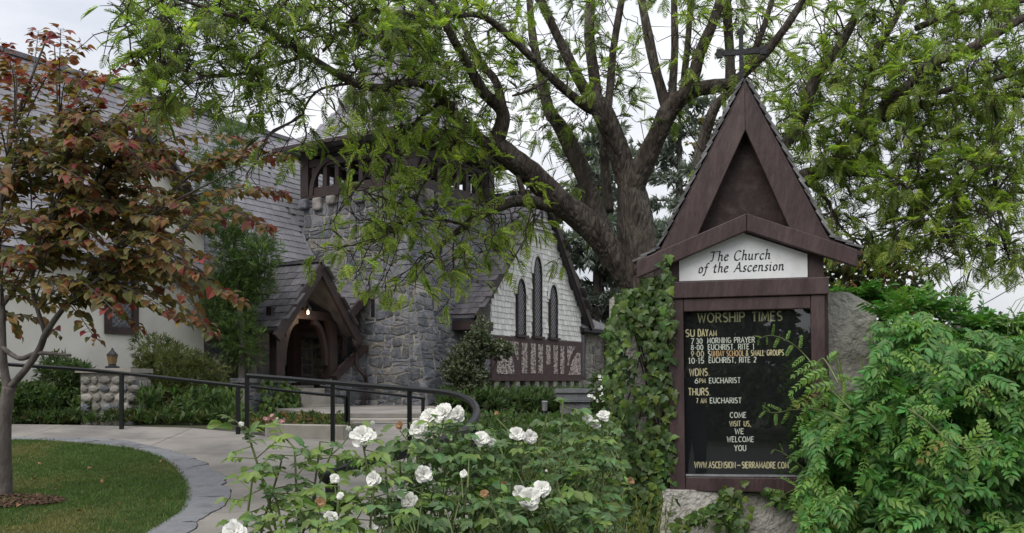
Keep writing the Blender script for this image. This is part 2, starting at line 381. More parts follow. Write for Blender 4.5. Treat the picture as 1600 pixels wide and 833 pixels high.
def tpl_pinnate(n, m, pairs=6, lw=.4, ll=.30, droop=.35, outl=OV, ang=62):
    g = Geo(); pts = []
    for i in range(pairs+1):
        t = i/pairs*.92+.0
        pts.append(Vector((t, 0, -droop*t*t)))
    # rachis: thin ribbon
    rb = [(p.x, .006, p.z) for p in pts]+[(p.x, -.006, p.z) for p in pts]; k = pairs+1
    g.add(rb, [(i, i+1, k+i+1, k+i) for i in range(pairs)])
    for i in range(1, pairs+1):
        p = pts[i]; s = ll*(1-.35*abs(i/pairs-.45))
        for sd_ in ((1, -1) if i < pairs else (1, -1)):
            a = rad(ang*sd_*(1-.25*i/pairs)+R.uniform(-8, 8))
            m4 = Matrix.Translation(p) @ Matrix.Rotation(a, 4, 'Z') @ Matrix.Rotation(rad(R.uniform(8, 28)), 4, 'Y') @ Matrix.Rotation(rad(sd_*R.uniform(-12, 22)), 4, 'X') @ Matrix.Diagonal((s, s*lw*2, s, 1))
            leaf_geo(outl, .12, .2, g, m4)
    p = pts[-1]; m4 = Matrix.Translation(p) @ Matrix.Rotation(rad(35), 4, 'Y') @ Matrix.Diagonal((ll, ll*lw*2, ll, 1)); leaf_geo(outl, .12, .2, g, m4)
    return Tpl(n, g, m)
def tpl_feather(n, m, pairs=11, droop=.5):
    """bipinnate frond: narrow toothed pinnae"""
    g = Geo()
    for i in range(1, pairs+1):
        t = i/pairs; p = Vector((t*.95, 0, -droop*t*t*.6)); s = .29*math.sin(math.pi*min(1, .18+t*.82))**.7+.04
        for sd_ in (1, -1):
            a = rad(sd_*(58-18*t)+R.uniform(-6, 6)); dz = -R.uniform(.05, .35)
            d = Vector((math.cos(a), math.sin(a), dz)).normalized(); nrm = d.cross(Vector((0, 0, 1))).normalized()*.025
            q0 = p; q1 = p+d*s*.45; q2 = p+d*s
            w_ = Vector((0, 0, .006))
            g.add([q0+nrm*.4, q0-nrm*.4, q1-nrm*1.3, q2, q1+nrm*1.3], [(0, 1, 2, 3, 4)])
    g.add([(0, .005, 0), (0, -.005, 0), (.5, -.005, -droop*.15), (.95, 0, -droop*.54), (.5, .005, -droop*.15)], [(0, 1, 2, 3, 4)])
    return Tpl(n, g, m)
def tpl_tuft(n, m, k=7, spread=.9, lw=.07):
    g = Geo()
    for i in range(k):
        d = (Vector((1, 0, 0))+Vector((0, R.uniform(-1, 1)*spread, R.uniform(-1, 1)*spread))).normalized(); s = R.uniform(.6, 1)
        nn = d.cross(Vector((R.uniform(-1, 1), R.uniform(-1, 1), 1))).normalized()*lw
        g.add([(0, 0, 0), d*s*.5+nn, d*s, d*s*.5-nn], [(0, 1, 2, 3)])
    return Tpl(n, g, m)
def tpl_leaves(n, m, k=5, outl=OV, spread=.9, ls=.6):
    """a small sprig of broad leaves"""
    g = Geo()
    for i in range(k):
        d = (Vector((1, 0, 0))*.6+Vector((R.uniform(-.4, .6), R.uniform(-1, 1)*spread, R.uniform(-.8, 1)*spread))).normalized()
        leaf_geo(outl, .14, .2, g, frame_m(Vector((R.uniform(0, .5), 0, 0)), d, Vector((0, 0, 1))+rv(.5), ls*R.uniform(.7, 1.1)))
    return Tpl(n, g, m)
JAC = [tpl_feather('leaf', M['jac1']), tpl_feather('leaf', M['jac1'], 9, .8), tpl_feather('leaf', M['jac2']), tpl_feather('leaf', M['jac2'], 10, .8),
       tpl_feather('leaf', M['jac3']), tpl_feather('leaf', M['jac3'], 10, .9)]
REDS = [tpl_leaf('leaf', HEART, M[k], .18, .35) for k in ('red1', 'red2', 'red3')]
ROSEL = [tpl_leaf('leaf', OV, M['rose_leaf'], .14, .25), tpl_leaf('leaf', OV, M['rose_leaf2'], .2, .3)]
IVYL = [tpl_leaf('leaf', IVY, M['ivy'], .1, .2), tpl_leaf('leaf', IVY, M['ivy2'], .1, .3)]
M['wis_old'] = G('yellowed_wisteria_leaf', (.30, .24, .07), .3, .3, .5)
WIS_OLD = tpl_pinnate('leaf', M['wis_old'], 5, .38, .32, .7)
WIS = [tpl_pinnate('leaf', M['wis'], 6, .38, .34), tpl_pinnate('leaf', M['wis'], 5, .42, .40, .6), tpl_pinnate('leaf', M['wis'], 7, .38, .30, .2),
       tpl_pinnate('leaf', M['wis2'], 6, .36, .30, .4), tpl_pinnate('leaf', M['wis2'], 7, .34, .24, .7)]

# ================================================================ SETTING: ground
def clip(poly, n, d):          # keep points with n.p >= d
    o = []
    for i, p in enumerate(poly):
        q = poly[(i+1) % len(poly)]; a = n[0]*p[0]+n[1]*p[1]-d; b = n[0]*q[0]+n[1]*q[1]-d
        if a >= 0: o.append(p)
        if (a >= 0) != (b >= 0):
            t = a/(a-b); o.append((p[0]+(q[0]-p[0])*t, p[1]+(q[1]-p[1])*t))
    return o
def sheet(name, poly, m, kind='structure', dz=0, parent=None, thick=0):
    """flat polygon (x, y) laid on the sloping ground, optionally with thickness below"""
    gg = Geo()
    for lo, hi in ((-100, 8), (8, 13.3), (13.3, 700)):
        q = [tuple(p) for p in poly]
        if any(p[1] < lo for p in q): q = clip(q, (0, 1), lo)
        if len(q) > 2 and any(p[1] > hi for p in q): q = clip(q, (0, -1), -hi)
        if len(q) < 3: continue
        top = [(x, y, gz(y)+dz) for x, y in q]; n = len(top)
        gg.add(top, [tuple(range(n))])
        if thick:
            bot = [(x, y, z-thick) for x, y, z in top]
            gg.add(top+bot, [tuple(range(n, 2*n))[::-1]]+[(i, n+i, n+(i+1) % n, (i+1) % n) for i in range(n) if not (abs(q[i][1]-q[(i+1) % n][1]) < 1e-6 and (abs(q[i][1]-lo) < 1e-6 or abs(q[i][1]-hi) < 1e-6))])
    return gg.mk(name, m, parent, kind=kind)
g = Geo(); ys = [-300, -60, -20, -10, -3, 0, 4, 8, 10, 13.3, 16, 24, 40, 80, 200, 600]; xs = [-400, -80, -30, -15, -8, -4, 0, 4, 8, 15, 30, 80, 400]
vs = [(x, y, gz(y)) for y in ys for x in xs]; nx = len(xs)
g.add(vs, [(j*nx+i, j*nx+i+1, (j+1)*nx+i+1, (j+1)*nx+i) for j in range(len(ys)-1) for i in range(nx-1)])
g.mk('ground', M['soil'], kind='structure')
sheet('road', [(-60, -12), (60, -12), (60, -3.6), (-60, -3.6)], M['asphalt'], dz=.004)
sheet('pavement', [(-60, -3.4), (60, -3.4), (60, -1.6), (-60, -1.6)], M['concrete'], dz=.10, thick=.2)
# lawn, slate edging, concrete path
lawn_c = bez([(-120, 687), (0, 690), (60, 692), (120, 696), (190, 703), (240, 715), (272, 735), (288, 760), (290, 785), (275, 808), (235, 833), (150, 890), (20, 1000)], 8)
band_c = bez([(-120, 684), (0, 686), (100, 688), (180, 690), (250, 703), (291, 715), (325, 728), (350, 752), (357, 782), (332, 808), (288, 833), (220, 890), (110, 1000)], 8)
lc = [tuple(gp(*q).xy) for q in lawn_c]; bc = [tuple(gp(*q).xy) for q in band_c]
bc = [(x+(.16*noise.noise(Vector((x*1.7, y*1.7, 1)))+.07*noise.noise(Vector((x*6, y*6, 2))))*min(1, max(0, (12.6-y)/2)), y+.05*noise.noise(Vector((x*6, y*6, 9)))) for x, y in bc]
sheet('lawn', lc+[(-9, 4.7), (-12, 8), (-12, 13.8)], M['lawn'], dz=.03)
path_edge = sheet('path_edging', bc+lc[::-1], M['mortar'], dz=.006)
# irregular slate flags along the edging
k = 0; cuts = [0]
while cuts[-1] < len(bc)-1: cuts.append(min(len(bc)-1, cuts[-1]+R.choice([5, 9, 11, 14])))
for a, b in zip(cuts[:-1], cuts[1:]):
    o_ = [Vector(bc[i]) for i in range(a, b+1)]; i_ = [Vector(lc[i]) for i in range(a, b+1)]
    mid = (o_[0]+i_[-1])/2
    jag = [o_[-1].lerp(i_[-1], t)+Vector((R.uniform(-.08, .08), R.uniform(-.09, .09))) for t in (.3, .6)]
    poly = o_+jag+i_[::-1]; c = sum(poly, Vector((0, 0)))/len(poly)
    poly = [p+(c-p).normalized()*(.012+(.045*abs(noise.noise(Vector((p.x*2.3, p.y*2.3, 3)))) if i < len(o_) else 0)) for i, p in enumerate(poly)]
    sheet('flagstone', [tuple(p) for p in poly], M['flag'], kind=None, dz=.035, thick=.03, parent=path_edge)
railg = [(-.80, 4.0), (-.60, 5.0), (-.36, 6.1), (-.32, 7.3), (-.4, 8.5), (-.67, 9.4), (-.9, 10.5), (-1.0, 13.3), (-2.2, 13.3)]
far = [tuple(gp(*q).xy) for q in [(540, 690), (430, 688), (372, 679), (300, 672), (190, 669), (100, 667), (0, 665.6), (-120, 665.6)]]
pathpoly = [(-4.2, 1.2), (-1.0, 1.2)]+railg+far+bc
path = sheet('path', pathpoly, M['soil'], dz=.004)
js = [0, 3.4, 5.0, 6.6, 8.2, 9.8, 11.2, 12.4, 20]
dn = (-.10, .995)
for a, b in zip(js[:-1], js[1:]):
    q = clip(clip(pathpoly, dn, a+.006), (-dn[0], -dn[1]), -(b-.006))
    if a > 11:
        for lo, hi in ((-30, -8.6), (-8.6, -6.6), (-6.6, -4.6), (-4.6, 20)):
            q2 = clip(clip(q, (1, 0), lo+.006), (-1, 0), -(hi-.006))
            if len(q2) > 2: sheet('concrete_slab', q2, M['concrete'], kind=None, dz=.03, thick=.025, parent=path)
    elif len(q) > 2: sheet('concrete_slab', q, M['concrete'], kind=None, dz=.03, thick=.025, parent=path)
sheet('side_walk', [tuple(Vector(P(x, y, Y)).xy) for x, y, Y in ((700, 0, 13.4), (860, 0, 13.6), (1000, 0, 14.4), (1000, 0, 15.2), (850, 0, 14.6), (700, 0, 14.6))], M['concrete'], dz=.05, thick=.05)
# grass blades on the lawn
def in_poly(x, y, poly):
    c = False; j = len(poly)-1
    for i in range(len(poly)):
        if (poly[i][1] > y) != (poly[j][1] > y) and x < (poly[j][0]-poly[i][0])*(y-poly[i][1])/(poly[j][1]-poly[i][1])+poly[i][0]: c = not c
        j = i
    return c
lawnpoly = lc+[(-9, 4.7), (-12, 8), (-12, 13.8)]
def blades(n, xr, yr, test, hh, name, mats, base=.03, wd=.004):
    V = []; MI = []
    c = 0
    while c < n:
        x = R.uniform(*xr); y = R.uniform(*yr)**1.0
        if not test(x, y): continue
        h = hh*R.uniform(.5, 1.2); a = R.uniform(0, 6.28); dx, dy = math.cos(a)*wd, math.sin(a)*wd; z = gz(y)+base
        lx, ly = R.gauss(0, h*.4), R.gauss(0, h*.4)
        V += [(x-dx, y-dy, z), (x+dx, y+dy, z), (x+lx, y+ly, z+h)]
        MI.append(1 if noise.noise(Vector((x*.9, y*.9, 0)))+R.gauss(0, .25) > .34 else 0); c += 1
    fl = np.arange(3*n); return mk(name, V, (fl, np.full(n, 3)), mats, kind='stuff', midx=MI)
blades(90000, (-6.6, -2.6), (7.0, 13.9), lambda x, y: in_poly(x-R.uniform(0, .06), y+R.uniform(-.04, .04), lawnpoly) and abs(x/y) < .62, .025, 'grass', [M['grass'], M['drygrass']])
blades(2600, (-6.4, -2.7), (7.0, 13.5), lambda x, y: in_poly(x, y, lawnpoly) and abs(x/y) < .62 and noise.noise(Vector((x*2.6, y*2.6, 5))) > .32, .05, 'tall_grass', [M['grass'], M['grass']], wd=.006)
g = Geo()
for i in range(500):
    a = R.uniform(0, 6.28); r = .5*math.sqrt(R.random()); x = -4.75+r*math.cos(a)*1.1; y = 8.35+r*math.sin(a)*.5; s = R.uniform(.02, .06)
    g.beam((x, y, gz(y)+.05+R.uniform(0, .02)), Vector((x, y, gz(y)+.05))+Vector((R.uniform(-1, 1), R.uniform(-1, 1), R.uniform(-.2, .2))).normalized()*s, .02, .008)
g.mk('mulch', M['mulch'], kind='stuff')
lt = [tpl_leaf('fallen_leaf', HEART, M['dead'], .3, .5)]
t = thing('fallen_leaves', 'scattered brown dry leaves lying on the lawn by the slender trunk', 'fallen leaves', (-4, 9, gz(9)))
its = []
for x, y in ((215, 712), (138, 742), (50, 760), (92, 773), (183, 798), (236, 794), (120, 812), (255, 730), (60, 735), (160, 760), (30, 800)):
    p = gp(x, y, .07); its.append((lt[0], frame_m(p, rv(), Vector((0, 0, 1))+rv(.4), .045)))
scatter(t, 'fallen_leaf', its)

# ================================================================ CHURCH
C0 = Vector((-2.17, 19, 0)); U3 = Vector((.5195, .8545, 0)); V3 = Vector((-.8545, .5195, 0)); Z3 = Vector((0, 0, 1))
def ch(a, b, z): return C0+U3*a+V3*b+Z3*z
def cbox(g, a0, a1, b0, b1, z0, z1):
    c = [ch(a, b, z) for z in (z0, z1) for a, b in ((a0, b0), (a1, b0), (a1, b1), (a0, b1))]
    return g.add(c, [(0,1,2,3),(7,6,5,4),(0,4,5,1),(1,5,6,2),(2,6,7,3),(3,7,4,0)])
church = thing('church', 'grey stone church with slate roofs, a squat bell tower and a dark timber porch', 'church', ch(0, 0, .8))

def rubble(parent, O, U, V, Nn, w_, h_, hs=(.11, .24), ws=(.15, .48), conv=None, holes=(), m=None, gap=.0065, d=.022, wob=.04, limit=300, items=None, seed=0, mats=None):
    """irregular coursed stones over a wall face. Returns list of (verts, faces, mat)"""
    O, U, V, Nn = map(Vector, (O, U, V, Nn)); rr = random.Random(seed+11); res = []
    y = 0; lines = [0]
    while y < h_: y += rr.uniform(*hs); lines.append(y)
    def yb(i, x): return lines[i]+(wob*math.sin(x*3.1+i*1.7)+wob*.8*math.sin(x*7.3+i*4.1) if 0 < i < len(lines)-1 else 0)
    for i in range(len(lines)-1):
        x = rr.uniform(-.3, 0)
        while x < w_:
            x2 = x+rr.uniform(*ws)*(1 if rr.random() < .8 else .6)
            segs = [(yb(i, x), yb(i+1, x), yb(i, x2), yb(i+1, x2))]
            parts = [(x, x2, 0, 1)]
            if rr.random() < .16: parts = [(x, x2, 0, .5), (x, x2, .5, 1)]
            for (xa, xb, f0, f1) in parts:
                sk = rr.uniform(-.03, .05); sk2 = rr.uniform(-.05, .03)
                L_ = lambda xx, f: yb(i, xx)*(1-f)+yb(i+1, xx)*f
                xm = (xa+xb)/2+rr.uniform(-.06, .06)
                poly = [(xa+rr.uniform(0, .03), L_(xa, f0)), (xm, L_(xm, f0)+rr.uniform(-.012, .018)), (xb+sk, L_(xb, f0)),
                        (xb+rr.uniform(-.025, .02), L_(xb, (f0+f1)/2)), (xb+sk2, L_(xb, f1)), (xm, L_(xm, f1)+rr.uniform(-.018, .012)), (xa+rr.uniform(0, .03), L_(xa, f1)),
                        (xa+rr.uniform(-.015, .025), L_(xa, (f0+f1)/2))]
                # chamfer corners a little by pulling corner points to the centre
                cx = sum(p[0] for p in poly)/8; cy = sum(p[1] for p in poly)/8
                poly = [(p[0]+(cx-p[0])*(.06 if k % 2 == 0 else 0), p[1]+(cy-p[1])*(.10 if k % 2 == 0 else 0)) for k, p in enumerate(poly)]
                for hx0, hx1, hy0, hy1 in holes:
                    mxx = max(p[0] for p in poly); mnx = min(p[0] for p in poly); mxy = max(p[1] for p in poly); mny = min(p[1] for p in poly)
                    if mxx > hx0 and mnx < hx1 and mxy > hy0 and mny < hy1:
                        if cy > hy1-.05: poly = clip(poly, (0, 1), hy1)
                        elif cy < hy0+.05: poly = clip(poly, (0, -1), -hy0)
                        elif cx < (hx0+hx1)/2: poly = clip(poly, (-1, 0), -hx0)
                        else: poly = clip(poly, (1, 0), hx1)
                        if len(poly) < 3: break
                if len(poly) >= 3: poly = clip(clip(poly, (1, 0), 0), (-1, 0), -w_)
                if len(poly) >= 3: poly = clip(clip(poly, (0, 1), 0), (0, -1), -h_)
                for nx_, ny_, dd in (conv or ()):
                    if len(poly) >= 3: poly = clip(poly, (nx_, ny_), dd)
                if len(poly) < 3: continue
                A = abs(sum(poly[k][0]*poly[(k+1) % len(poly)][1]-poly[(k+1) % len(poly)][0]*poly[k][1] for k in range(len(poly))))/2
                if A < .006: continue
                n = len(poly); cx = sum(p[0] for p in poly)/n; cy = sum(p[1] for p in poly)/n
                def ins(p, q):
                    v = Vector((cx-p[0], cy-p[1])); l_ = v.length
                    return (p[0]+v.x/l_*min(q, l_*.5), p[1]+v.y/l_*min(q, l_*.5))
                dp = d*rr.uniform(.55, 1.15)
                r0 = [ins(p, gap) for p in poly]; r1 = [ins(p, gap+.006) for p in poly]; r2 = [ins(p, gap+.03) for p in poly]
                W = lambda q, z: O+U*q[0]+V*q[1]+Nn*z
                vs = [W(q, -.01) for q in r0]+[W(q, dp*.65) for q in r1]+[W(q, dp+rr.uniform(-.006, .006)) for q in r2]+[W((cx, cy), dp*rr.uniform(1, 1.35))]
                fs = []
                for k in range(n):
                    k2 = (k+1) % n
                    fs += [(k, k2, n+k2, n+k), (n+k, n+k2, 2*n+k2, 2*n+k), (2*n+k, 2*n+k2, 3*n)]
                mm = (mats or [M['stone']])[0] if rr.random() > .06 else (mats or [M['stone'], M['stone_warm']])[-1]
                res.append((vs, fs, mm))
            x = x2
    return res
def place_pieces(parent, name, pcs, limit=300, stuff=None):
    def score(p):
        c = sum((Vector(v) for v in p[0]), Vector())/len(p[0]); x, y = proj(c)
        ins = -20 < x < 1620 and -20 < y < 850; a = (Vector(p[0][0])-Vector(p[0][len(p[0])//3])).length+.2
        return a/max(1, c.y)*(1 if ins else .01)
    pcs = sorted(pcs, key=lambda p: -score(p))
    for vs, fs, mm in pcs[:limit]:
        c = sum((Vector(v) for v in vs), Vector())/len(vs)
        mk(name, vs, fs, mm, parent, loc=tuple(c))
    rest = pcs[limit:]
    if rest:
        ms = []; gg = Geo(); mi = []
        for vs, fs, mm in rest:
            if mm not in ms: ms.append(mm)
            gg.add(vs, fs); mi += [ms.index(mm)]*len(fs)
        mk(stuff or name+'_rest', gg.v, gg.f, ms, parent, kind='stuff', midx=mi)
# -- tower masonry
TA, TB, TT = 3.2, 3.05, 5.75
g = Geo(); cbox(g, 0, TA, 0, TB, .4, TT)
# battered buttress at the near corner
bt = [(0, -.55), (0, -.12), (0, 0), (.62, 0), (.62, -.12), (.62, -.55)]
g.add([ch(0, 0, .4), ch(0, -.56, .4), ch(.62, -.56, .4), ch(.62, 0, .4), ch(0, 0, 3.75), ch(0, -.1, 3.5), ch(.62, -.1, 3.5), ch(.62, 0, 3.75)],
      [(0,3,2,1),(1,2,6,5),(5,6,7,4),(0,1,5,4),(3,7,6,2)])
tower = g.mk('tower_wall', M['mortar'], church)
slits_r = [(.77, .87, 2.75, 3.2), (1.55, 1.65, 3.85, 4.3), (2.25, 2.35, 4.0, 4.45)]     # a0,a1,z0,z1 above z=.4
slits_l = [(.94, 1.07, 2.56, 3.0)]
pcs = rubble(tower, ch(0, 0, .4), V3, Z3, -U3, TB, TT-.4, holes=slits_l, seed=1)
pcs += rubble(tower, ch(0, 0, .4), U3, Z3, -V3, TA, TT-.4, holes=slits_r, seed=2)
# buttress left face (in plane a=0, going towards -b) and sloping face
sl = .46/3.1
pcs += rubble(tower, ch(0, 0, .4), -V3, Z3, -U3, .56, 3.35, conv=[(-1, -sl*1.0, -.56)], seed=3, ws=(.25, .5))
ns = (Vector(-V3)+Z3*.148).normalized(); upS = (Z3+V3*.148).normalized()
pcs += rubble(tower, ch(0, -.56, .4), U3, upS, ns, .62, 3.13, seed=4, ws=(.3, .6))
place_pieces(tower, 'stone', pcs, 300, 'small_stones')
def quoins(z0, z1, a, b, seed, parent):
    rr = random.Random(seed); z = z0; k = 0; P_ = []
    while z < z1:
        h = rr.uniform(.14, .34); l1, l2 = (rr.uniform(.3, .5), rr.uniform(.12, .3)) if k % 2 else (rr.uniform(.12, .3), rr.uniform(.3, .5))
        gg = Geo(); e = .03
        cbox(gg, a-e, a+l1, b-e, b+l2, z+.01, min(z+h, z1)-.01); P_.append((gg.v, gg.f, M['stone'])); z += h; k += 1
    return P_
place_pieces(tower, 'quoin', quoins(3.8, TT, 0, 0, 5, tower)+quoins(.5, TT, TA, 0, 6, tower), 300)
# rough corbel stones round the tower head
cb = []
for k in range(8):
    for face in (0, 1):
        t_ = k/7*.94+.02; gg = Geo(); h = R.uniform(.2, .3); wd = .34; e = R.uniform(.1, .16)
        if face == 0: cbox(gg, -e, .1, t_*TB-wd/2+.1, t_*TB+wd/2+.02, TT-h, TT)
        else: cbox(gg, t_*TA-wd/2+.1, t_*TA+wd/2+.02, -e, .1, TT-h, TT)
        cb.append((gg.v, gg.f, M['stone_warm'] if R.random() < .4 else M['stone']))
for vs, fs, mm in cb:
    o = mk('corbel_stone', vs, fs, mm, tower, loc=tuple(sum((Vector(v) for v in vs), Vector())/8))
    b_ = o.modifiers.new('bevel', 'BEVEL'); b_.width = .045; b_.segments = 2
for a0, a1, z0, z1 in slits_r:
    gg = Geo(); cbox(gg, a0+.012, a1-.012, -.004, .01, .4+z0+.02, .4+z1-.02); gg.mk('slit_window', M['glass_dark'], tower)
for b0, b1, z0, z1 in slits_l:
    gg = Geo(); cbox(gg, -.004, .01, b0+.012, b1-.012, .4+z0+.02, .4+z1-.02); gg.mk('slit_window', M['glass_dark'], tower)
# -- belfry
bz0, bz1 = TT, 6.9
belfry = Geo(); cbox(belfry, -.05, TA+.05, -.05, TB+.05, bz0, bz0+.06); belfry = belfry.mk('belfry_floor', M['wood'], church)
for a in (.06, TA-.06):
    for b in (.06, TB-.06):
        g = Geo(); cbox(g, a-.12, a+.12, b-.12, b+.12, bz0+.06, bz1); g.mk('corner_post', M['wood'], belfry)
for z0, z1, nm in ((bz0+.06, bz0+.24, 'sill_beam'), (6.46, 6.62, 'rail_beam'), (6.74, 6.9, 'top_plate')):
    for b in (0.04, TB-.04):
        g = Geo(); cbox(g, .18, TA-.18, b-.07, b+.07, z0, z1); g.mk(nm, M['wood'], belfry)
    for a in (.04, TA-.04):
        g = Geo(); cbox(g, a-.07, a+.07, .18, TB-.18, z0, z1); g.mk(nm, M['wood'], belfry)
for k in range(8):
    for b in (.04, TB-.04):
        a = .3+k*(TA-.6)/7; g = Geo(); cbox(g, a-.055, a+.055, b-.05, b+.05, bz0+.24, 6.46); g.mk('louvre_post', M['wood'], belfry)
    for a in (.04, TA-.04):
        b = .3+k*(TB-.6)/7; g = Geo(); cbox(g, a-.05, a+.05, b-.055, b+.055, bz0+.24, 6.46); g.mk('louvre_post', M['wood'], belfry)
def arc_brace(O, U, rx, rz, t, thick, flip=1, n=8):
    """quarter-arch brace: from (0,0) up to (rx*flip, rz)"""
    outer = [(flip*(rx-rx*math.cos(a)), rz*math.sin(a)) for a in [i*math.pi/2/n for i in range(n+1)]]
    inner = [(flip*(rx-(rx-t)*math.cos(a)), (rz-t)*math.sin(a)) for a in [i*math.pi/2/n for i in range(n+1)]]
    return outer, inner
for fl, b in ((1, .2), (-1, TB-.2)):
    o_, i_ = arc_brace(None, None, .7, .85, .12, 0, fl); g = Geo(); g.ring(o_, i_, ch(-.06, b, bz0+.06), V3, Z3, U3, 0, .08, False); g.mk('curved_brace', M['wood'], belfry)
for fl, a in ((1, .2), (-1, TA-.2)):
    o_, i_ = arc_brace(None, None, .7, .85, .12, 0, fl); g = Geo(); g.ring(o_, i_, ch(a, -.06, bz0+.06), U3, Z3, V3, 0, .08, False); g.mk('curved_brace', M['wood'], belfry)

# -- slates
def slate_tpl(m, sw, se, nm='slate', th=.012):
    g = Geo(); j = .0
    g.add([(-sw/2, 0, th*1.3), (sw/2, 0, th*1.3), (sw/2, se*1.7, 0), (-sw/2, se*1.7, 0), (-sw/2, 0, .0), (sw/2, 0, .0), (sw/2, se*1.7, -.006), (-sw/2, se*1.7, -.006)],
          [(0,1,2,3),(4,7,6,5),(0,4,5,1),(1,5,6,2),(2,6,7,3),(3,7,4,0)]); return Tpl(nm, g, m)
def slates(parent, O, U, S, poly, sw, se, m, limit=300, stuff='slates_beyond', off=.006, wvar=.18):
    """poly in (u, s) coordinates of the roof plane; U along the eave, S up the slope"""
    O, U, S = map(Vector, (O, U, S)); Nn = U.cross(S).normalized()
    if Nn.z < 0: Nn = -Nn
    t_ = slate_tpl(m, 1, 1); t_ = slate_tpl(m, sw*.96, se)
    us = [p[0] for p in poly]; ss = [p[1] for p in poly]; its = []
    s = min(ss); row = 0
    while s < max(ss):
        u = min(us)-sw*(.5 if row % 2 else 0)
        while u < max(us)+sw:
            wd = sw*R.uniform(1-wvar, 1+wvar); uc = u+wd/2
            if in_poly(uc, s+se*.5, poly):
                X = U*(wd/sw); Y_ = (S+Nn*.0).normalized(); Zz = Nn
                loc = O+U*uc+S*(s+R.uniform(-.008, .008))+Nn*(off+.012+R.uniform(0, .004))
                rot = R.gauss(0, .008); Xr = (U*math.cos(rot)+S*math.sin(rot)); Yr = (S*math.cos(rot)-U*math.sin(rot))-Nn*.013
                sxx = wd/sw
                mt = Matrix(((Xr.x*sxx, Yr.x, Zz.x, loc.x), (Xr.y*sxx, Yr.y, Zz.y, loc.y), (Xr.z*sxx, Yr.z, Zz.z, loc.z), (0, 0, 0, 1)))
                its.append((t_, mt))
            u += wd
        s += se; row += 1
    scatter(parent, 'slate', its, limit, stuff)
# -- nave
SLP = 1.46; RB, RZ = 5.0, 7.7; EB = 2.25
rz = lambda b: RZ-(RB-b)*SLP
g = Geo()
def slab(g, a0, a1, b0, b1, th=.12):
    t_ = [ch(a0, b0, rz(b0)), ch(a1, b0, rz(b0)), ch(a1, b1, rz(b1)), ch(a0, b1, rz(b1))]
    return g.add(t_+[p-Z3*th for p in t_], [(0,1,2,3),(7,6,5,4),(0,4,5,1),(1,5,6,2),(2,6,7,3),(3,7,4,0)])
slab(g, -15, -.003, EB, RB); slab(g, .003, TA+3, TB+.02, RB)
m_ = lambda a, b: ch(a, 2*RB-b, rz(b))
q = [m_(-15, RB), m_(TA+3, RB), m_(TA+3, EB), m_(-15, EB)]; g.add(q, [(0, 1, 2, 3)])
nave_roof = g.mk('nave_roof', M['slate'], church)
Sdir = (V3+Z3*SLP).normalized(); SL = (RB-EB)*math.sqrt(1+SLP**2)
slates(nave_roof, ch(-11.5, EB, rz(EB)), U3, Sdir, [(0, 0), (11.5, 0), (11.5, SL), (0, SL)], .26, .18, M['slate_nave'], 300, wvar=.03)
slates(nave_roof, ch(0, EB, rz(EB)), U3, Sdir, [(0, .815*math.sqrt(1+SLP**2)), (4, .815*math.sqrt(1+SLP**2)), (4, SL), (0, SL)], .26, .18, M['slate_nave'], 0, 'slates_behind_tower', wvar=.03)
g = Geo(); g.beam(ch(-15, RB, RZ+.03), ch(TA+3, RB, RZ+.03), .2, .09); g.mk('ridge_cap', M['slate'], church)
# flashing where the roof meets the tower
fl_ = bez([(3.0, rz(3.0)), (2.9, rz(2.9)), (2.8, rz(2.8)), (2.7, rz(2.7)), (2.45, rz(2.45))], 3)
g = Geo(); g.add([x for b, z in fl_ for x in (ch(-.065, b, z+.03), ch(-.075, b, z+.16+R.uniform(-.04, .05)), )], [(2*i, 2*i+2, 2*i+3, 2*i+1) for i in range(len(fl_)-1)])
g.add([x for b, z in fl_ for x in (ch(-.066, b, z+.035), ch(-.2-R.uniform(0, .05), b, z+.035))], [(2*i, 2*i+1, 2*i+3, 2*i+2) for i in range(len(fl_)-1)])
g.mk('lead_flashing', M['lead'], church)
# walls
g = Geo(); NB = 2.5; gp_ = [(-15, .3), (-3.29, .3), (-3.29, 4.6), (-4.68, 6.17), (-6.45, 4.05), (-15, 4.05)]
g.prism(gp_, ch(0, NB, 0), U3, Z3, V3, 0, .3)
nave_wall = g.mk('nave_wall', M['white_wall'], church)
g = Geo(); cbox(g, -2.05, -1.06, 1.73, 2.7, .9, 1.50); g.mk('porch_floor', M['concrete'], church)
g = Geo(); cbox(g, -3.288, .0, NB+.25, NB+.5, .3, rz(NB+.25)-.13); back_wall = g.mk('porch_back_wall', M['mortar'], church)
place_pieces(back_wall, 'stone', rubble(back_wall, ch(-3.28, NB+.25, .5), U3, Z3, -V3, 3.2, 2.9, seed=9), 300)
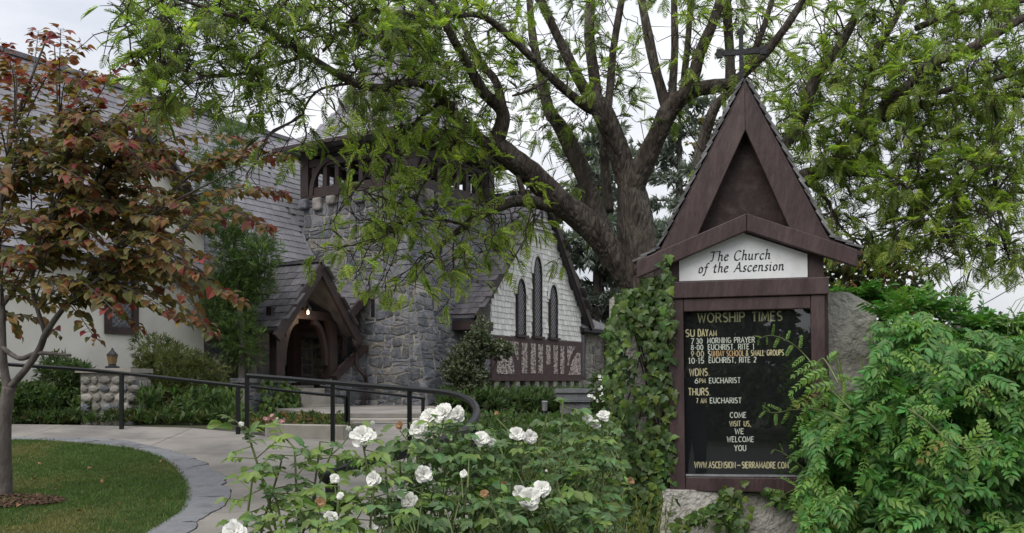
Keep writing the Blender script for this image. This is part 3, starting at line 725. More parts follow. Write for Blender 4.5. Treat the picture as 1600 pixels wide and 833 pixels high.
# wall dormer: verge boards and little roof
apx = -4.68
for s_, a1, z1 in ((1, -3.17, 4.46), (-1, -6.6, 3.88)):
    g = Geo(); g.beam(ch(apx, NB-.12, 6.17), ch(a1, NB-.12, z1), .06, .22); g.mk('verge_board', M['wood'], church)
    g = Geo(); e = .1
    top = [ch(apx, NB-.2, 6.33), ch(apx, 4.1, 6.33), ch(a1+.1*s_, NB+.0, z1+.08), ch(a1+.1*s_, NB-.2, z1+.08)]
    zb = 2.9 if s_ > 0 else 2.6
    top[2] = ch(a1+.1*s_, zb, z1+.08)
    g.add(top+[p-Z3*.06 for p in top], [(0,1,2,3),(7,6,5,4),(0,4,5,1),(1,5,6,2),(2,6,7,3),(3,7,4,0)])
    g.mk('dormer_roof', M['slate'], church)
def lancet(w_, h_, rise, n=6):
    """pointed arch outline, from bottom-left anticlockwise; h_ = springing height"""
    hw = w_/2; pts = [(-hw, 0), (hw, 0), (hw, h_)]
    for i in range(1, n): t_ = i/n; pts.append((hw*(1-t_**1.7), h_+rise*math.sin(t_*math.pi/2)**1.0))
    pts.append((0, h_+rise))
    for i in range(n-1, 0, -1): t_ = i/n; pts.append((-hw*(1-t_**1.7), h_+rise*math.sin(t_*math.pi/2)))
    pts.append((-hw, h_)); return pts
def scale_poly(p, s, cy): return [(x*s[0], cy+(y-cy)*s[1]) for x, y in p]
def lancet_window(parent, O, U, Nn, w_, h_, rise, fw=.06, dm=.10, m=None, nm='lancet_window', proud=.05):
    inn = lancet(w_, h_, rise); cy = (h_+rise)*.5
    outr = [(x*(w_+2*fw)/w_, cy+(y-cy)*(h_+rise+2*fw)/(h_+rise)) for x, y in inn]
    g = Geo(); g.ring(outr, inn, O, U, Z3, Nn, -.02, proud); fr = g.mk(nm, m or M['wood'], parent)
    g = Geo(); g.prism(inn, O, U, Z3, Nn, -.03, .012); g.mk('pane', M['glass_dark'], fr)
    g = Geo(); nn_ = int((h_+rise)/.11)
    for k in range(-6, nn_+6):      # diamond leading
        for sg in (1, -1):
            pts = []
            for s in np.linspace(-w_/2, w_/2, 9):
                y = k*.11+sg*s*1.0+.05
                if in_poly(s*.98, y, inn): pts.append((s*.98, y))
            if len(pts) > 1:
                a, b = pts[0], pts[-1]
                g.beam(Vector(O)+Vector(U)*a[0]+Z3*a[1]+Vector(Nn)*(.017+.002*sg), Vector(O)+Vector(U)*b[0]+Z3*b[1]+Vector(Nn)*(.017+.002*sg), .006, .008)
    if g.v: g.mk('lead_came', M['lead'], fr, kind='stuff')
    return fr
lancet_window(church, ch(-5.1, NB, 2.55), U3, -V3, .42, 1.1, .4, .12)

# -- tower roof
ca, cbm = TA/2, TB/2
def ring_sq(h, z): return [ch(ca-h*1.03, cbm-h, z), ch(ca+h*1.03, cbm-h, z), ch(ca+h*1.03, cbm+h, z), ch(ca-h*1.03, cbm+h, z)]
lv = [(2.02, 6.86), (1.35, 7.32), (.98, 7.85), (.55, 9.0), (.0, 10.6)]
g = Geo(); vs = []
for h, z in lv[:-1]: vs += ring_sq(h, z)
vs.append(ch(ca, cbm, lv[-1][1])); fs = []
for i in range(3):
    for k in range(4): fs.append((4*i+k, 4*i+(k+1) % 4, 4*i+4+(k+1) % 4, 4*i+4+k))
for k in range(4): fs.append((12+k, 12+(k+1) % 4, 16))
fs.append((3, 2, 1, 0)); g.add(vs, fs); tower_roof = g.mk('tower_roof', M['slate'], church)
for i in range(4):
    h0, z0 = lv[i]; h1, z1 = lv[i+1]
    for (cx, Ud, Sd, half) in ((ch(ca, cbm-h0, z0), U3, V3, 1.03), (ch(ca-h0*1.03, cbm, z0), V3, U3, 1.0)):
        dh = h0-h1; s_ = (Sd*dh*(1 if Sd is V3 else 1.03)+Z3*(z1-z0)); SLn = s_.length
        slates(tower_roof, cx, Ud, s_.normalized(), [(-h0*half, 0), (h0*half, 0), (h1*half+.001, SLn), (-h1*half-.001, SLn)], .24, .17, M['slate'], 80)
g = Geo()
for k in range(4):
    q = ring_sq(2.03, 6.84); g.beam(q[k], q[(k+1) % 4], .05, .09)
g.mk('eave_board', M['wood'], tower_roof)
for k in range(4):      # hip caps
    g = Geo(); g.tube([ring_sq(h, z)[k] for h, z in lv[:-1]]+[ch(ca, cbm, lv[-1][1])], .035, 5); g.mk('hip_cap', M['slate_brown'], tower_roof)

# -- porch
pa, pz, pb = -1.64, 3.99, 1.0
ez = 2.62; el, er = -2.78, -.55
porch_roof = None
for s_, ae in ((-1, el), (1, er)):
    g = Geo(); top = [ch(pa, pb, pz), ch(ae, pb, ez), ch(ae, 2.7, ez), ch(pa, 3.0, pz)]
    g.add(top+[p-Z3*.07 for p in top], [(0,1,2,3),(7,6,5,4),(0,4,5,1),(1,5,6,2),(2,6,7,3),(3,7,4,0)])
    o = g.mk('porch_roof', M['slate_brown'], church)
    d_ = (U3*(pa-ae)+Z3*(pz-ez)); ln = d_.length
    slates(o, ch(ae, pb-.03, ez), V3, d_.normalized(), [(0, 0), (1.75, 0), (1.95, ln), (0, ln)], .26, .19, M['slate_brown'], 300, wvar=.3)
g = Geo(); g.beam(ch(pa, pb-.04, pz+.03), ch(pa, 2.95, pz+.03), .16, .05); g.mk('porch_ridge', M['slate_brown'], church)
for s_, ae in ((-1, el), (1, er)):
    g = Geo(); dd = (U3*(ae-pa)+Z3*(ez-pz)).normalized()
    g.beam(ch(pa, pb-.03, pz-.11)+dd*-.02, ch(ae, pb-.03, ez-.11)+dd*.12, .07, .2, up=(0, 0, 1)); g.mk('verge_board', M['wood'], church)
for b in (1.45, 2.5):
    for a in (-2.38, -.86):
        g = Geo(); cbox(g, a-.11, a+.11, b-.1, b+.1, 1.1 if b < 2 else .7, 2.86); g.mk('porch_post', M['wood'], church)
g = Geo(); cbox(g, -2.6, -.65, 1.38, 1.52, 2.86, 3.04); g.mk('tie_beam', M['wood'], church)
g = Geo(); cbox(g, pa-.06, pa+.06, 1.4, 1.5, 3.04, 3.85); g.mk('king_post', M['wood'], church)
for a in (-2.45, -.8):
    g = Geo(); cbox(g, a-.06, a+.06, 1.54, 2.7, 2.7, 2.86); g.mk('wall_plate', M['wood'], church)
for fl, a in ((1, -2.29), (-1, -.95)):
    o_, i_ = arc_brace(None, None, .44, .95, .11, 0, fl); g = Geo(); g.ring(o_, i_, ch(a-.0*fl, 1.40, 1.92), U3, Z3, V3, 0, .1, False); g.mk('curved_brace', M['wood'], church)
o_, i_ = arc_brace(None, None, .5, .8, .1, 0, 1); g = Geo(); g.ring(o_, i_, ch(-.86, 1.55, 2.05), V3, Z3, U3, -.05, .05, False); g.mk('curved_brace', M['wood'], church)
# side frontage between porch and tower: second arch, gothic opening, sloping sill
g = Geo(); o_, i_ = arc_brace(None, None, .62, .85, .1, 0, 1); g.ring(o_, i_, ch(-.77, 1.42, 1.95), U3, Z3, V3, 0, .08, False); g.mk('curved_brace', M['wood'], church)
g = Geo(); cbox(g, -.77, -.0, 1.38, 1.5, 2.8, 2.98); g.mk('tie_beam', M['wood'], church)
g = Geo(); cbox(g, -.14, -.05, 1.33, 1.43, 2.1, 3.2); g.mk('porch_post', M['wood'], church)
lo = lancet(.3, .62, .3)
g = Geo(); g.ring([(x*1.7, -.12+(y+.12)*1.28) for x, y in lo], lo, ch(-.33, 1.36, 2.1), U3, Z3, -V3, 0, .05); g.mk('gothic_opening', M['wood'], church)
g = Geo(); g.prism([(-.98, .4), (-.02, .4), (-.02, 2.28), (-.98, 1.62)], ch(0, 1.2, 0), U3, Z3, V3, 0, .28); par = g.mk('parapet_wall', M['mortar'], church)
place_pieces(par, 'stone', rubble(par, ch(-.98, 1.2, .4), U3, Z3, -V3, .96, 1.9, conv=[(.5665, -.824, -1.005)], seed=21, ws=(.2, .42))+
             rubble(par, ch(-.98, 1.48, .4), -V3, Z3, -U3, .28, 1.2, seed=22, ws=(.2, .42)), 300)
g = Geo(); g.beam(ch(-1.02, 1.2, 1.66), ch(-.0, 1.2, 2.34), .16, .10); g.mk('sloping_sill', M['wood'], church)
# shed roof from porch to tower
g = Geo(); top = [ch(-.78, 1.1, 2.98), ch(-.01, 1.1, 3.62), ch(-.01, 3.0, 3.62+.25), ch(-.78, 3.0, 2.98+.25)]
g.add(top+[p-Z3*.06 for p in top], [(0,1,2,3),(7,6,5,4),(0,4,5,1),(1,5,6,2),(2,6,7,3),(3,7,4,0)])
shed = g.mk('lean_to_roof', M['slate_brown'], church)
d_ = (U3*.77+Z3*.64); slates(shed, ch(-.78, 1.1, 2.98), (V3*1.9+Z3*.25).normalized(), d_.normalized(), [(0, 0), (1.9, 0), (1.9, d_.length), (0, d_.length)], .26, .19, M['slate_brown'], 60)
g = Geo(); g.beam(ch(-.86, 1.06, 2.84), ch(-.01, 1.06, 3.54), .06, .18); g.mk('verge_board', M['wood'], church)
# gutter and downpipes
g = Geo(); g.tube([ch(el-.04, pb-.05, ez-.06), ch(el-.04, 2.6, ez-.06)], .055, 8); g.mk('gutter', M['iron'], church)
g = Geo(); g.tube(bez([tuple(ch(-.62, 1.02, 2.5)), tuple(ch(-.6, .98, 2.36)), tuple(ch(-.45, 1.08, 2.22)), tuple(ch(-.42, 1.08, 1.9)), tuple(ch(-.3, .98, 1.72)), tuple(ch(-.22, 1.02, 1.55)), tuple(ch(-.22, 1.08, 1.1)), tuple(ch(-.22, 1.08, .8))], 4), .045, 8); g.mk('downpipe', M['wood'], church)
# left base wall of the porch, inner steps
g = Geo(); cbox(g, -3.3, -2.14, 1.3, 1.62, .4, 1.56); bw = g.mk('porch_base_wall', M['mortar'], church)
place_pieces(bw, 'stone', rubble(bw, ch(-3.3, 1.3, .4), U3, Z3, -V3, 1.16, 1.14, seed=31)+rubble(bw, ch(-2.14, 1.3, .4), V3, Z3, U3, .32, 1.14, seed=32, ws=(.2, .3)), 300)
g = Geo(); cbox(g, -3.36, -2.08, 1.22, 1.68, 1.563, 1.65); g.mk('coping', M['stone'], church)
for k in range(3):
    g = Geo(); cbox(g, -2.05, -1.06, .82+.3*k, 2.7, .95+.165*k+(.003 if k else 0), 1.115+.165*k)
    o = g.mk('step', M['curb'], church)
# porch lantern
lp = ch(-1.86, 1.12, 2.98)
lan = thing('porch_lantern', 'lit glass lantern glowing under the peak of the porch gable', 'lantern', lp)
g = Geo(); g.tube([lp+Z3*.42, lp+Z3*.13], .008, 5); g.mk('chain', M['iron'], lan)
g = Geo(); g.tube([lp+Z3*.15, lp+Z3*.11, lp+Z3*.06], [.015, .05, .085], 6); g.mk('cap', M['iron'], lan)
g = Geo(); g.tube([lp+Z3*.058, lp-Z3*.10], [.07, .045], 6); g.mk('shade', M['glass'], lan)
g = Geo()
for k in range(6):
    a = k*math.pi/3; g.beam(lp+Vector((.07*math.cos(a), .07*math.sin(a), .058)), lp+Vector((.046*math.cos(a), .046*math.sin(a), -.1)), .008, .008)
g.mk('cage', M['iron'], lan, kind='stuff')
g = Geo(); g.tube([lp+Z3*.04, lp+Z3*.02, lp-Z3*.03, lp-Z3*.05], [.012, .026, .026, .012], 8); g.mk('bulb', M['glow'], lan)
ld = bpy.data.lights.new('lantern_light', 'POINT'); ld.energy = 5; ld.color = (1, .75, .45); ld.shadow_soft_size = .03
lo_ = bpy.data.objects.new('lantern_light', ld); COL.objects.link(lo_); lo_.parent = lan; lo_.location = (0, 0, -.13)

# -- chapel wing (white shingle gable)
cb_ = -.5; c0, c1, capx, capz = 2.38, 7.0, 4.72, 6.32
g = Geo(); g.prism([(c0, 2.60), (c1, 2.60), (c1, 3.35), (capx, capz-.12), (c0, 3.35)], ch(0, cb_, 0), U3, Z3, V3, 0, .25); chw = g.mk('chapel_wall', M['shingle'], church)
wins = [(3.72, .34, .98, .36), (4.53, .34, 1.56, .42), (5.36, .34, .98, .36)]
def shingles():
    t_ = {}; pcs = []; z = 2.68; row = 0; ex = .135
    poly = [(c0, 2.6), (c1, 2.6), (c1, 3.35), (capx, capz-.1), (c0, 3.35)]
    while z < capz:
        a = c0-.1*(row % 2)
        while a < c1:
            wd = R.uniform(.10, .2); a0, a1 = max(a, c0)+.004, min(a+wd, c1)-.004; zl = z+R.uniform(-.008, .008); dp = .022+R.uniform(0, .006)
            am = (a0+a1)/2; ok = a1-a0 > .03 and in_poly(am, z+ex*.5, poly)
            if ok:
                for wx, ww, wh, wr in wins:
                    if abs(am-wx) < ww/2+.1 and z < 2.72+wh+(wr*(1-abs(am-wx)/(ww/2+.1)))+.02: ok = False
            if ok:
                off_ = 0 if z < 5.45 else .04
                O = ch(0, cb_-off_, 0); v = [(a0, zl, dp), (a1, zl, dp), (a1, z+ex*1.15, .008), (a0, z+ex*1.15, .008), (a0, zl, 0), (a1, zl, 0)]
                vs = [O+U3*x+Z3*y-V3*d for x, y, d in v]
                pcs.append((vs, [(0, 1, 2, 3), (4, 5, 1, 0), (0, 3, 4), (1, 5, 2)], M['shingle']))
            a += wd
        z += ex; row += 1
    place_pieces(chw, 'shingle', pcs, 300, 'upper_shingles')
shingles()
g = Geo(); g.beam(ch(3.95, cb_-.05, 5.45), ch(5.5, cb_-.05, 5.45), .08, .06); g.mk('string_moulding', M['shingle'], church)
for a, ww, wh, wr in wins:
    lancet_window(church, ch(a, cb_-.02, 2.72), U3, -V3, ww, wh, wr, .03, m=M['wood'])
    # shingled hood ribs over each window
    for k in (1, 2):
        il = lancet(ww+.1*k, wh, wr+.05*k); ol = [(x*(1+.03/(ww/2+.05*k)), y+.02 if y > wh-.01 else y) for x, y in il]
        g = Geo(); g.ring(ol[2:-1]+[ol[-1]], il[2:-1]+[il[-1]], ch(a, cb_-.03, 2.72), U3, Z3, -V3, 0, .03, False); g.mk('window_hood', M['shingle'], church)
    g = Geo(); cbox(g, a-ww/2-.09, a+ww/2+.09, cb_-.12, cb_-.0, 2.66, 2.715); g.mk('window_sill', M['wood'], church)
# upper slit in the gable
g = Geo(); cbox(g, capx-.05, capx+.05, cb_-.075, cb_-.02, 5.58, 5.9); g.mk('gable_slit', M['glass_dark'], church)
# roof of the chapel
for s_, ae in ((-1, 1.5), (1, 7.35)):
    zz = 3.08 if s_ < 0 else 3.12
    g = Geo(); top = [ch(capx, cb_-.2, capz+.05), ch(ae, cb_-.2, zz), ch(ae, 4.5, zz), ch(capx, 4.5, capz+.05)]
    g.add(top+[p-Z3*.07 for p in top], [(0,1,2,3),(7,6,5,4),(0,4,5,1),(1,5,6,2),(2,6,7,3),(3,7,4,0)]); o = g.mk('chapel_roof', M['slate_brown'], church)
    d_ = U3*(capx-ae)+Z3*(capz+.05-zz); slates(o, ch(ae, cb_-.22, zz), V3, d_.normalized(), [(0, 0), (1.6, 0), (1.6, d_.length), (0, d_.length)], .26, .19, M['slate_brown'], 160)
    g = Geo(); g.beam(ch(capx, cb_-.2, capz-.06), ch(ae, cb_-.2, zz-.08), .06, .17); g.mk('verge_board', M['wood'], church)
g = Geo(); cbox(g, 1.55, 2.36, cb_-.1, 0, 2.75, 2.95); g.mk('eave_bracket', M['wood'], church)
# timber panel with pebble infill
M['panel_wood'] = mat('red_brown_timber', (.068, .039, .038), (.048, .028, .028), .6, 8, .2, 30)
g = Geo(); cbox(g, c0-.02, c1+.0, cb_-.06, cb_+.25, 1.6, 2.655); pan = g.mk('timber_panel', M['panel_wood'], church)
a0 = c0
def infill(poly): 
    g = Geo(); g.prism(poly, ch(a0, cb_-.062, 1.6), U3, Z3, -V3, 0, .012); g.mk('pebble_infill', M['pebble'], pan)
W_ = c1-c0
infill([(.18, .16), (.98, .16), (.96, .34), (.86, .56), (.72, .72), (.5, .82), (.2, .66)])
infill([(.5, .94), (1.15, .94), (1.15, .5), (1.06, .52), (1.0, .7), (.88, .85)])
for x0, x1, y0, y1 in ((1.32, 1.58, .18, .93), (1.76, 2.0, .18, .93), (2.14, 2.36, .18, .92), (2.54, 2.76, .42, .92), (2.94, 3.16, .18, .92), (3.3, 3.52, .18, .92)): infill([(x0, y0), (x1, y0), (x1, y1), (x0, y1)])
infill([(3.7, .93), (4.2, .93), (4.0, .78), (3.86, .62), (3.8, .42), (3.7, .4)])
infill([(3.78, .16), (4.48, .16), (4.46, .74), (4.3, .76), (4.08, .62), (3.92, .42)])
for k in range(10):
    a = c0+.15+k*.48; g = Geo(); cbox(g, a, a+.2, cb_-.02, cb_+.3, 1.40, 1.595); g.mk('joist_end', M['stone_warm'] if k % 2 else M['curb'], church)
g = Geo(); cbox(g, 2.45, 7.0, cb_+.12, cb_+.5, .3, 1.40); base = g.mk('chapel_base_wall', M['mortar'], church)
place_pieces(base, 'stone', rubble(base, ch(2.45, cb_+.12, .5), U3, Z3, -V3, 4.5, .9, seed=41), 300)
g = Geo(); cbox(g, 1.9, 2.43, cb_+.0, .1, .3, 2.75); wl = g.mk('chapel_side_wall', M['mortar'], church)
place_pieces(wl, 'stone', rubble(wl, ch(1.9, cb_, .5), U3, Z3, -V3, .53, 2.2, seed=42, ws=(.2, .4)), 300)
# vestry: low stone wing at the far right with hipped roof
g = Geo(); g.prism([(7.0, -.35), (8.9, -.45), (8.9, 3), (7.0, 3)], ch(0, 0, .3), U3, V3, Z3, 0, 2.75); ves = g.mk('vestry_wall', M['mortar'], church)
p0, p1 = ch(7.02, -.352, .5), ch(8.9, -.45, .5); d1 = p1-p0; n1 = d1.normalized().cross(Z3)
place_pieces(ves, 'stone', rubble(ves, p0, d1.normalized(), Z3, n1, d1.length, 2.5, seed=51, holes=[(.06, .5, 1.1, 2.5)], mats=[M['stone_warm'], M['stone']]), 300)
g = Geo(); g.prism([(.09, 1.13), (.47, 1.13), (.47, 2.45), (.09, 2.45)], p0, d1.normalized(), Z3, n1, -.02, .02); vw = g.mk('vestry_window', M['wood'], church)
g = Geo(); g.prism([(.14, 1.2), (.42, 1.2), (.42, 2.38), (.14, 2.38)], p0, d1.normalized(), Z3, n1, .021, .026); g.mk('pane', M['glass_dark'], vw)
rt = [ch(6.9, -.62, 3.05), ch(9.15, -.7, 3.05), ch(9.15, 3, 3.05), ch(7.0, .9, 3.85), ch(8.2, .9, 3.85), ch(8.2, 3, 3.85)]
g = Geo(); g.add(rt, [(0, 1, 4, 3), (1, 2, 5, 4)]); g.add([p-Z3*.03 for p in (rt[0], rt[1], rt[2])]+[ch(7, 3, 3.02)], [(3, 2, 1, 0)]); vr = g.mk('vestry_roof', M['slate'], church)
g = Geo(); g.beam(rt[0]-Z3*.05, rt[1]-Z3*.05, .1, .1); g.mk('gutter', M['iron'], vr)
for j in range(1, 14):
    t_ = j/14; q0 = rt[0].lerp(rt[1], t_); q1 = rt[3].lerp(rt[4], t_); g = Geo(); g.beam(q0+Z3*.02, q1+Z3*.02, .03, .03); g.mk('roof_rib', M['lead'], vr)
q = ch(8.55, -.5, 0); g = Geo(); g.tube(bez([tuple(q+Z3*2.98-V3*.2), tuple(q+Z3*2.85-V3*.16), tuple(q+Z3*2.72-V3*.04), tuple(q+Z3*2.0-V3*.04), tuple(q+Z3*.8-V3*.04)], 4), .05, 8); g.mk('downpipe', M['wood'], church)

# ================================================================ landing, steps, curb planter
def slab3(name, pts, z0, z1, m, parent=None, kind=None):
    n = len(pts); vs = [(p[0], p[1], z1) for p in pts]+[(p[0], p[1], z0) for p in pts]
    return mk(name, vs, [tuple(range(n)), tuple(range(n, 2*n))[::-1]]+[(i, n+i, n+(i+1) % n, (i+1) % n) for i in range(n)], m, parent, kind=kind)
cc = lambda a, b: tuple(ch(a, b, 0).xy)
pxy = lambda px, Y: tuple(P(px, 0, Y).xy)
slab3('landing', [cc(-3.0, .815), cc(-.0, .815), cc(-.0, -.6), pxy(700, 17), pxy(700, 14.4), pxy(505, 14.3)], .5, 1.075, M['concrete'], kind='structure')
slab3('landing_step', [pxy(545, 14.297), pxy(700, 14.397), pxy(700, 13.95), pxy(545, 13.85)], .5, 1.0, M['curb'], kind='structure')
slab3('landing_step', [pxy(552, 13.847), pxy(706, 13.947), pxy(706, 13.5), pxy(552, 13.4)], .5, .965, M['concrete'], kind='structure')
cw = thing('planter_kerb', 'low pale concrete kerb wall edging the flower bed before the porch steps', 'kerb wall', (-3, 12, .8))
g = Geo(); q0, q1 = P(418, 671, 12.3), P(541, 664, 11.9); g.beam(Vector((q0.x, q0.y, .85)), Vector((q1.x, q1.y, .85)), .14, .32); o = g.mk('kerb', M['curb'], cw); b_ = o.modifiers.new('bevel', 'BEVEL'); b_.width = .012
# ================================================================ railings
def railing(label, tops, posts, hz, r=.025, extra=None, grp='black metal handrails along the path'):
    """tops: list of world points along the rail; posts: indices (float param) with base z"""
    base = Vector((tops[0].x, tops[0].y, gz(tops[0].y)))
    t_ = thing('handrail', label, 'handrail', base, grp)
    pts = [Vector(p) for p in bez([tuple(p) for p in tops], 6)]
    g = Geo(); g.tube(pts, r*1.05, 6); g.mk('rail', M['rail'], t_, smooth=False)
    for (p, zb) in posts:
        g = Geo(); g.beam((p.x, p.y, zb), (p.x, p.y, p.z-.005), .05, .05, up=(0, 1, 0)); g.mk('post', M['rail'], t_)
    return t_
A = [P(-60, 564, 12.2), P(20, 570, 12.4), P(110, 576, 12.6), P(190, 583, 12.8), P(300, 595, 12.5), P(372, 603, 12.35), P(384, 605, 12.3)]
railing('black metal handrail on the far side of the path, running past the stone pier', A, [(A[3], .72), (A[5], .7), (P(-40, 565, 12.2), .7)], 0)
B = [P(386, 587, 11.9), P(450, 592, 11.7), P(520, 598, 11.4), P(580, 603, 10.8), P(640, 608, 10.2), P(700, 614, 9.4), P(733, 625, 8.5), P(745, 645, 7.3), P(727, 672, 6.1), P(690, 690, 5.4), P(640, 705, 5.0), P(575, 722, 4.55), P(514, 741, 4.2)]
hb = railing('long black handrail that curves round beside the white roses', B, [(B[0], .72), (B[2], .6), (B[4], .52), (P(741, 636, 7.8), .3), (P(518, 740, 4.22), .2)], 0, r=.031)
g = Geo(); e = P(512, 741, 4.19)
for k in range(1): g.tube([e+Vector((-.045, 0, 0)), e+Vector((-.035, 0, 0)), e+Vector((-.01, 0, 0)), e+Vector((.02, 0, 0)), e+Vector((.035, 0, 0))], [.006, .03, .045, .035, .02], 10)
g.mk('end_knob', M['rail'], hb, smooth=True)
Cc = [P(392, 604, 12.4), P(450, 611, 12.6), P(541, 620, 12.9)]
railing('short inner handrail beside the porch steps, behind the long curved handrail', Cc, [(Cc[2], .7)], 0, .02)
D = [P(500, 603, 12.9), P(545, 609, 12.9), P(600, 615, 13.2), P(664, 623, 13.5)]
railing('handrail at the landing steps in front of the tower foot', D, [(P(544, 609, 12.9), .7), (P(661, 623, 13.48), .7)], 0, .02)

# ================================================================ stone pier with lamp
pc = P(180, 600, 13.9); pc = Vector((pc.x, pc.y, .8))
pier = thing('stone_pier', 'short rounded cobblestone pier with a flat cap beside the far handrail', 'pier', pc)
g = Geo(); hw = .36; g.box((pc.x-hw, pc.y-hw, .6), (pc.x+hw, pc.y+hw, 1.72)); g.mk('core', M['mortar'], pier)
def cobbles(O, U, Nn, w_, h_, rr):
    out_ = []; z = .02
    while z < h_:
        hh = rr.uniform(.10, .17); x = 0
        while x < w_:
            ww = rr.uniform(.10, .2); gg = Geo(); c = Vector(O)+Vector(U)*(x+ww/2)+Z3*(z+hh/2)
            ps = []; n = 7
            for k in range(n):
                a = 2*math.pi*k/n; ps.append((math.cos(a)*ww*.54*rr.uniform(.85, 1.08), math.sin(a)*hh*.54*rr.uniform(.85, 1.08)))
            vs = [c+Vector(U)*p[0]+Z3*p[1]+Vector(Nn)*-.01 for p in ps]+[c+Vector(U)*p[0]*.85+Z3*p[1]*.85+Vector(Nn)*.028 for p in ps]+[c+Vector(U)*p[0]*.5+Z3*p[1]*.5+Vector(Nn)*.042 for p in ps]+[c+Vector(Nn)*.045]
            fs = []
            for k in range(n):
                k2 = (k+1) % n; fs += [(k, k2, n+k2, n+k), (n+k, n+k2, 2*n+k2, 2*n+k), (2*n+k, 2*n+k2, 3*n)]
            out_.append((vs, fs, M['stone_warm'] if rr.random() < .55 else (M['curb'] if rr.random() < .5 else M['stone']))); x += ww
        z += hh
    return out_
rr = random.Random(5)
place_pieces(pier, 'cobble', cobbles((pc.x-hw, pc.y-hw, .85), (1, 0, 0), (0, -1, 0), 2*hw, .74, rr)+cobbles((pc.x+hw, pc.y-hw, .85), (0, 1, 0), (1, 0, 0), 2*hw, .74, rr), 300)
g = Geo(); g.box((pc.x-.42, pc.y-.42, 1.722), (pc.x+.42, pc.y+.42, 1.79)); g.mk('cap', M['curb'], pier)
pl = thing('pier_lamp', 'small dark lamp standing on the cap of the cobblestone pier', 'lamp', (pc.x, pc.y-.1, 1.79))
q = Vector((pc.x, pc.y-.1, 1.79)); Z3_ = Z3; Z3 = Z3*.72
g = Geo(); g.tube([q, q+Z3*.04, q+Z3*.06, q+Z3*.09], [.11, .11, .06, .06], 8); g.mk('base', M['iron'], pl)
g = Geo(); g.tube([q+Z3*.091, q+Z3*.27], [.06, .085], 6); g.mk('lamp_glass', mat('amber_glass', (.16, .11, .05), (.12, .08, .04), .3, 8), pl)
g = Geo(); g.tube([q+Z3*.272, q+Z3*.30, q+Z3*.38, q+Z3*.44], [.09, .085, .03, .008], 8); g.mk('cap', M['iron'], pl); Z3 = Z3_

# ================================================================ pillar behind the sign, sign
def rough_block(name, x0, x1, y0, y1, z0, z1, m, parent, amp=.02, n=9, topfn=None):
    g = Geo(); nz_ = 14; ring = []
    per = [(x0+(x1-x0)*i/n, y0) for i in range(n)]+[(x1, y0+(y1-y0)*i/4) for i in range(4)]+[(x1-(x1-x0)*i/n, y1) for i in range(n)]+[(x0, y1-(y1-y0)*i/4) for i in range(4)]
    vs = []
    for k in range(nz_+1):
        for x, y in per:
            zt = (topfn(x) if topfn else z1); z = z0+(zt-z0)*k/nz_
            d = noise.noise(Vector((x*3, y*3, z*3)))*amp*2+noise.noise(Vector((x*9, y*9, z*9)))*amp
            vs.append((x+d, y+d*.7, z+(d if k == nz_ else 0)))
    m_n = len(per); fs = [(k*m_n+i, k*m_n+(i+1) % m_n, (k+1)*m_n+(i+1) % m_n, (k+1)*m_n+i) for k in range(nz_) for i in range(m_n)]
    k = nz_*m_n; fs.append(tuple(k+i for i in range(m_n)))
    g.add(vs, fs); return g.mk(name, m, parent)
SY = 5.9; sx = (1167-800)/F*SY
pil = thing('concrete_pillar', 'rough weathered concrete block wall behind the notice board, half hidden by ivy', 'wall', (sx, SY+.5, .3))
top = lambda x: 2.14 if x > 1.75 else 2.2
rough_block('pillar_body', .72, 2.49, SY+.22, SY+.75, -.1, 2.12, M['pillar'], pil, .012, topfn=lambda x: 2.13-.05*(x-1.9) if x > 2.3 else 2.2)
rough_block('footing', .98, 2.12, SY+.02, SY+.24, -.1, .86, M['pillar'], pil, .02)
YAW = rad(-11.0)
sign = thing('notice_board', 'maroon church notice board with a steep gabled top and glass-fronted black letter board', 'notice board', (sx+.012, SY, 0), rot=(0, rad(-.7), YAW))
sign['local'] = 1
k_ = 1400/SY
zc = lambda py: 1.6+(595-py)/k_
xc = lambda px: (px-1167)/k_*1.01
NX, NY, NZ = Vector((1, 0, 0)), Vector((0, 1, 0)), Vector((0, 0, 1)); FN = -NY
sg_obj = []
def sbox(nm, x0, x1, y0, y1, z0, z1, m=None, bev=.006, parent=None):
    g = Geo(); g.box((x0, y0, z0), (x1, y1, z1)); o = g.mk(nm, m or M['sign_wood'], parent or sign)
    if bev: b_ = o.modifiers.new('bevel', 'BEVEL'); b_.width = bev; b_.segments = 2
    return o
XL, XR = xc(1050), xc(1284)
zb, zt = zc(768), zc(465)
fwL, fwR, fb, ft = .10, .085, .10, .085
# case
sbox('case', XL+.006, XR-.006, .02, .17, zb+.006, zt-.006, bev=0)
sbox('frame_stile', XL, XL+fwL, -.035, .018, zb, zt); sbox('frame_stile', XR-fwR, XR, -.035, .018, zb, zt)
sbox('frame_rail', XL+fwL+.002, XR-fwR-.002, -.034, .018, zb, zb+fb-.005); sbox('frame_rail', XL+fwL+.002, XR-fwR-.002, -.034, .018, zt-ft, zt)
gx0, gx1, gz0, gz1 = XL+fwL, XR-fwR, zb+fb, zt-ft
lb = sbox('letter_board', gx0+.002, gx1-.002, .004, .0185, gz0, gz1, M['felt'], 0)
sbox('ledge', gx0+.004, gx1-.004, -.028, .003, gz0, gz0+.012, M['lead'], 0)
g = Geo(); g.box((gx0+.001, -.016, gz0+.013), (gx1-.001, -.012, gz1-.001)); g.mk('glass_pane', M['glass'], sign)
# outer post strips behind
sbox('side_post', XR+.004, XR+.035, .05, .2, zc(800), zc(440), bev=.004); sbox('side_post', XL-.05, XL-.006, .06, .2, zc(760), zc(440), bev=.004)
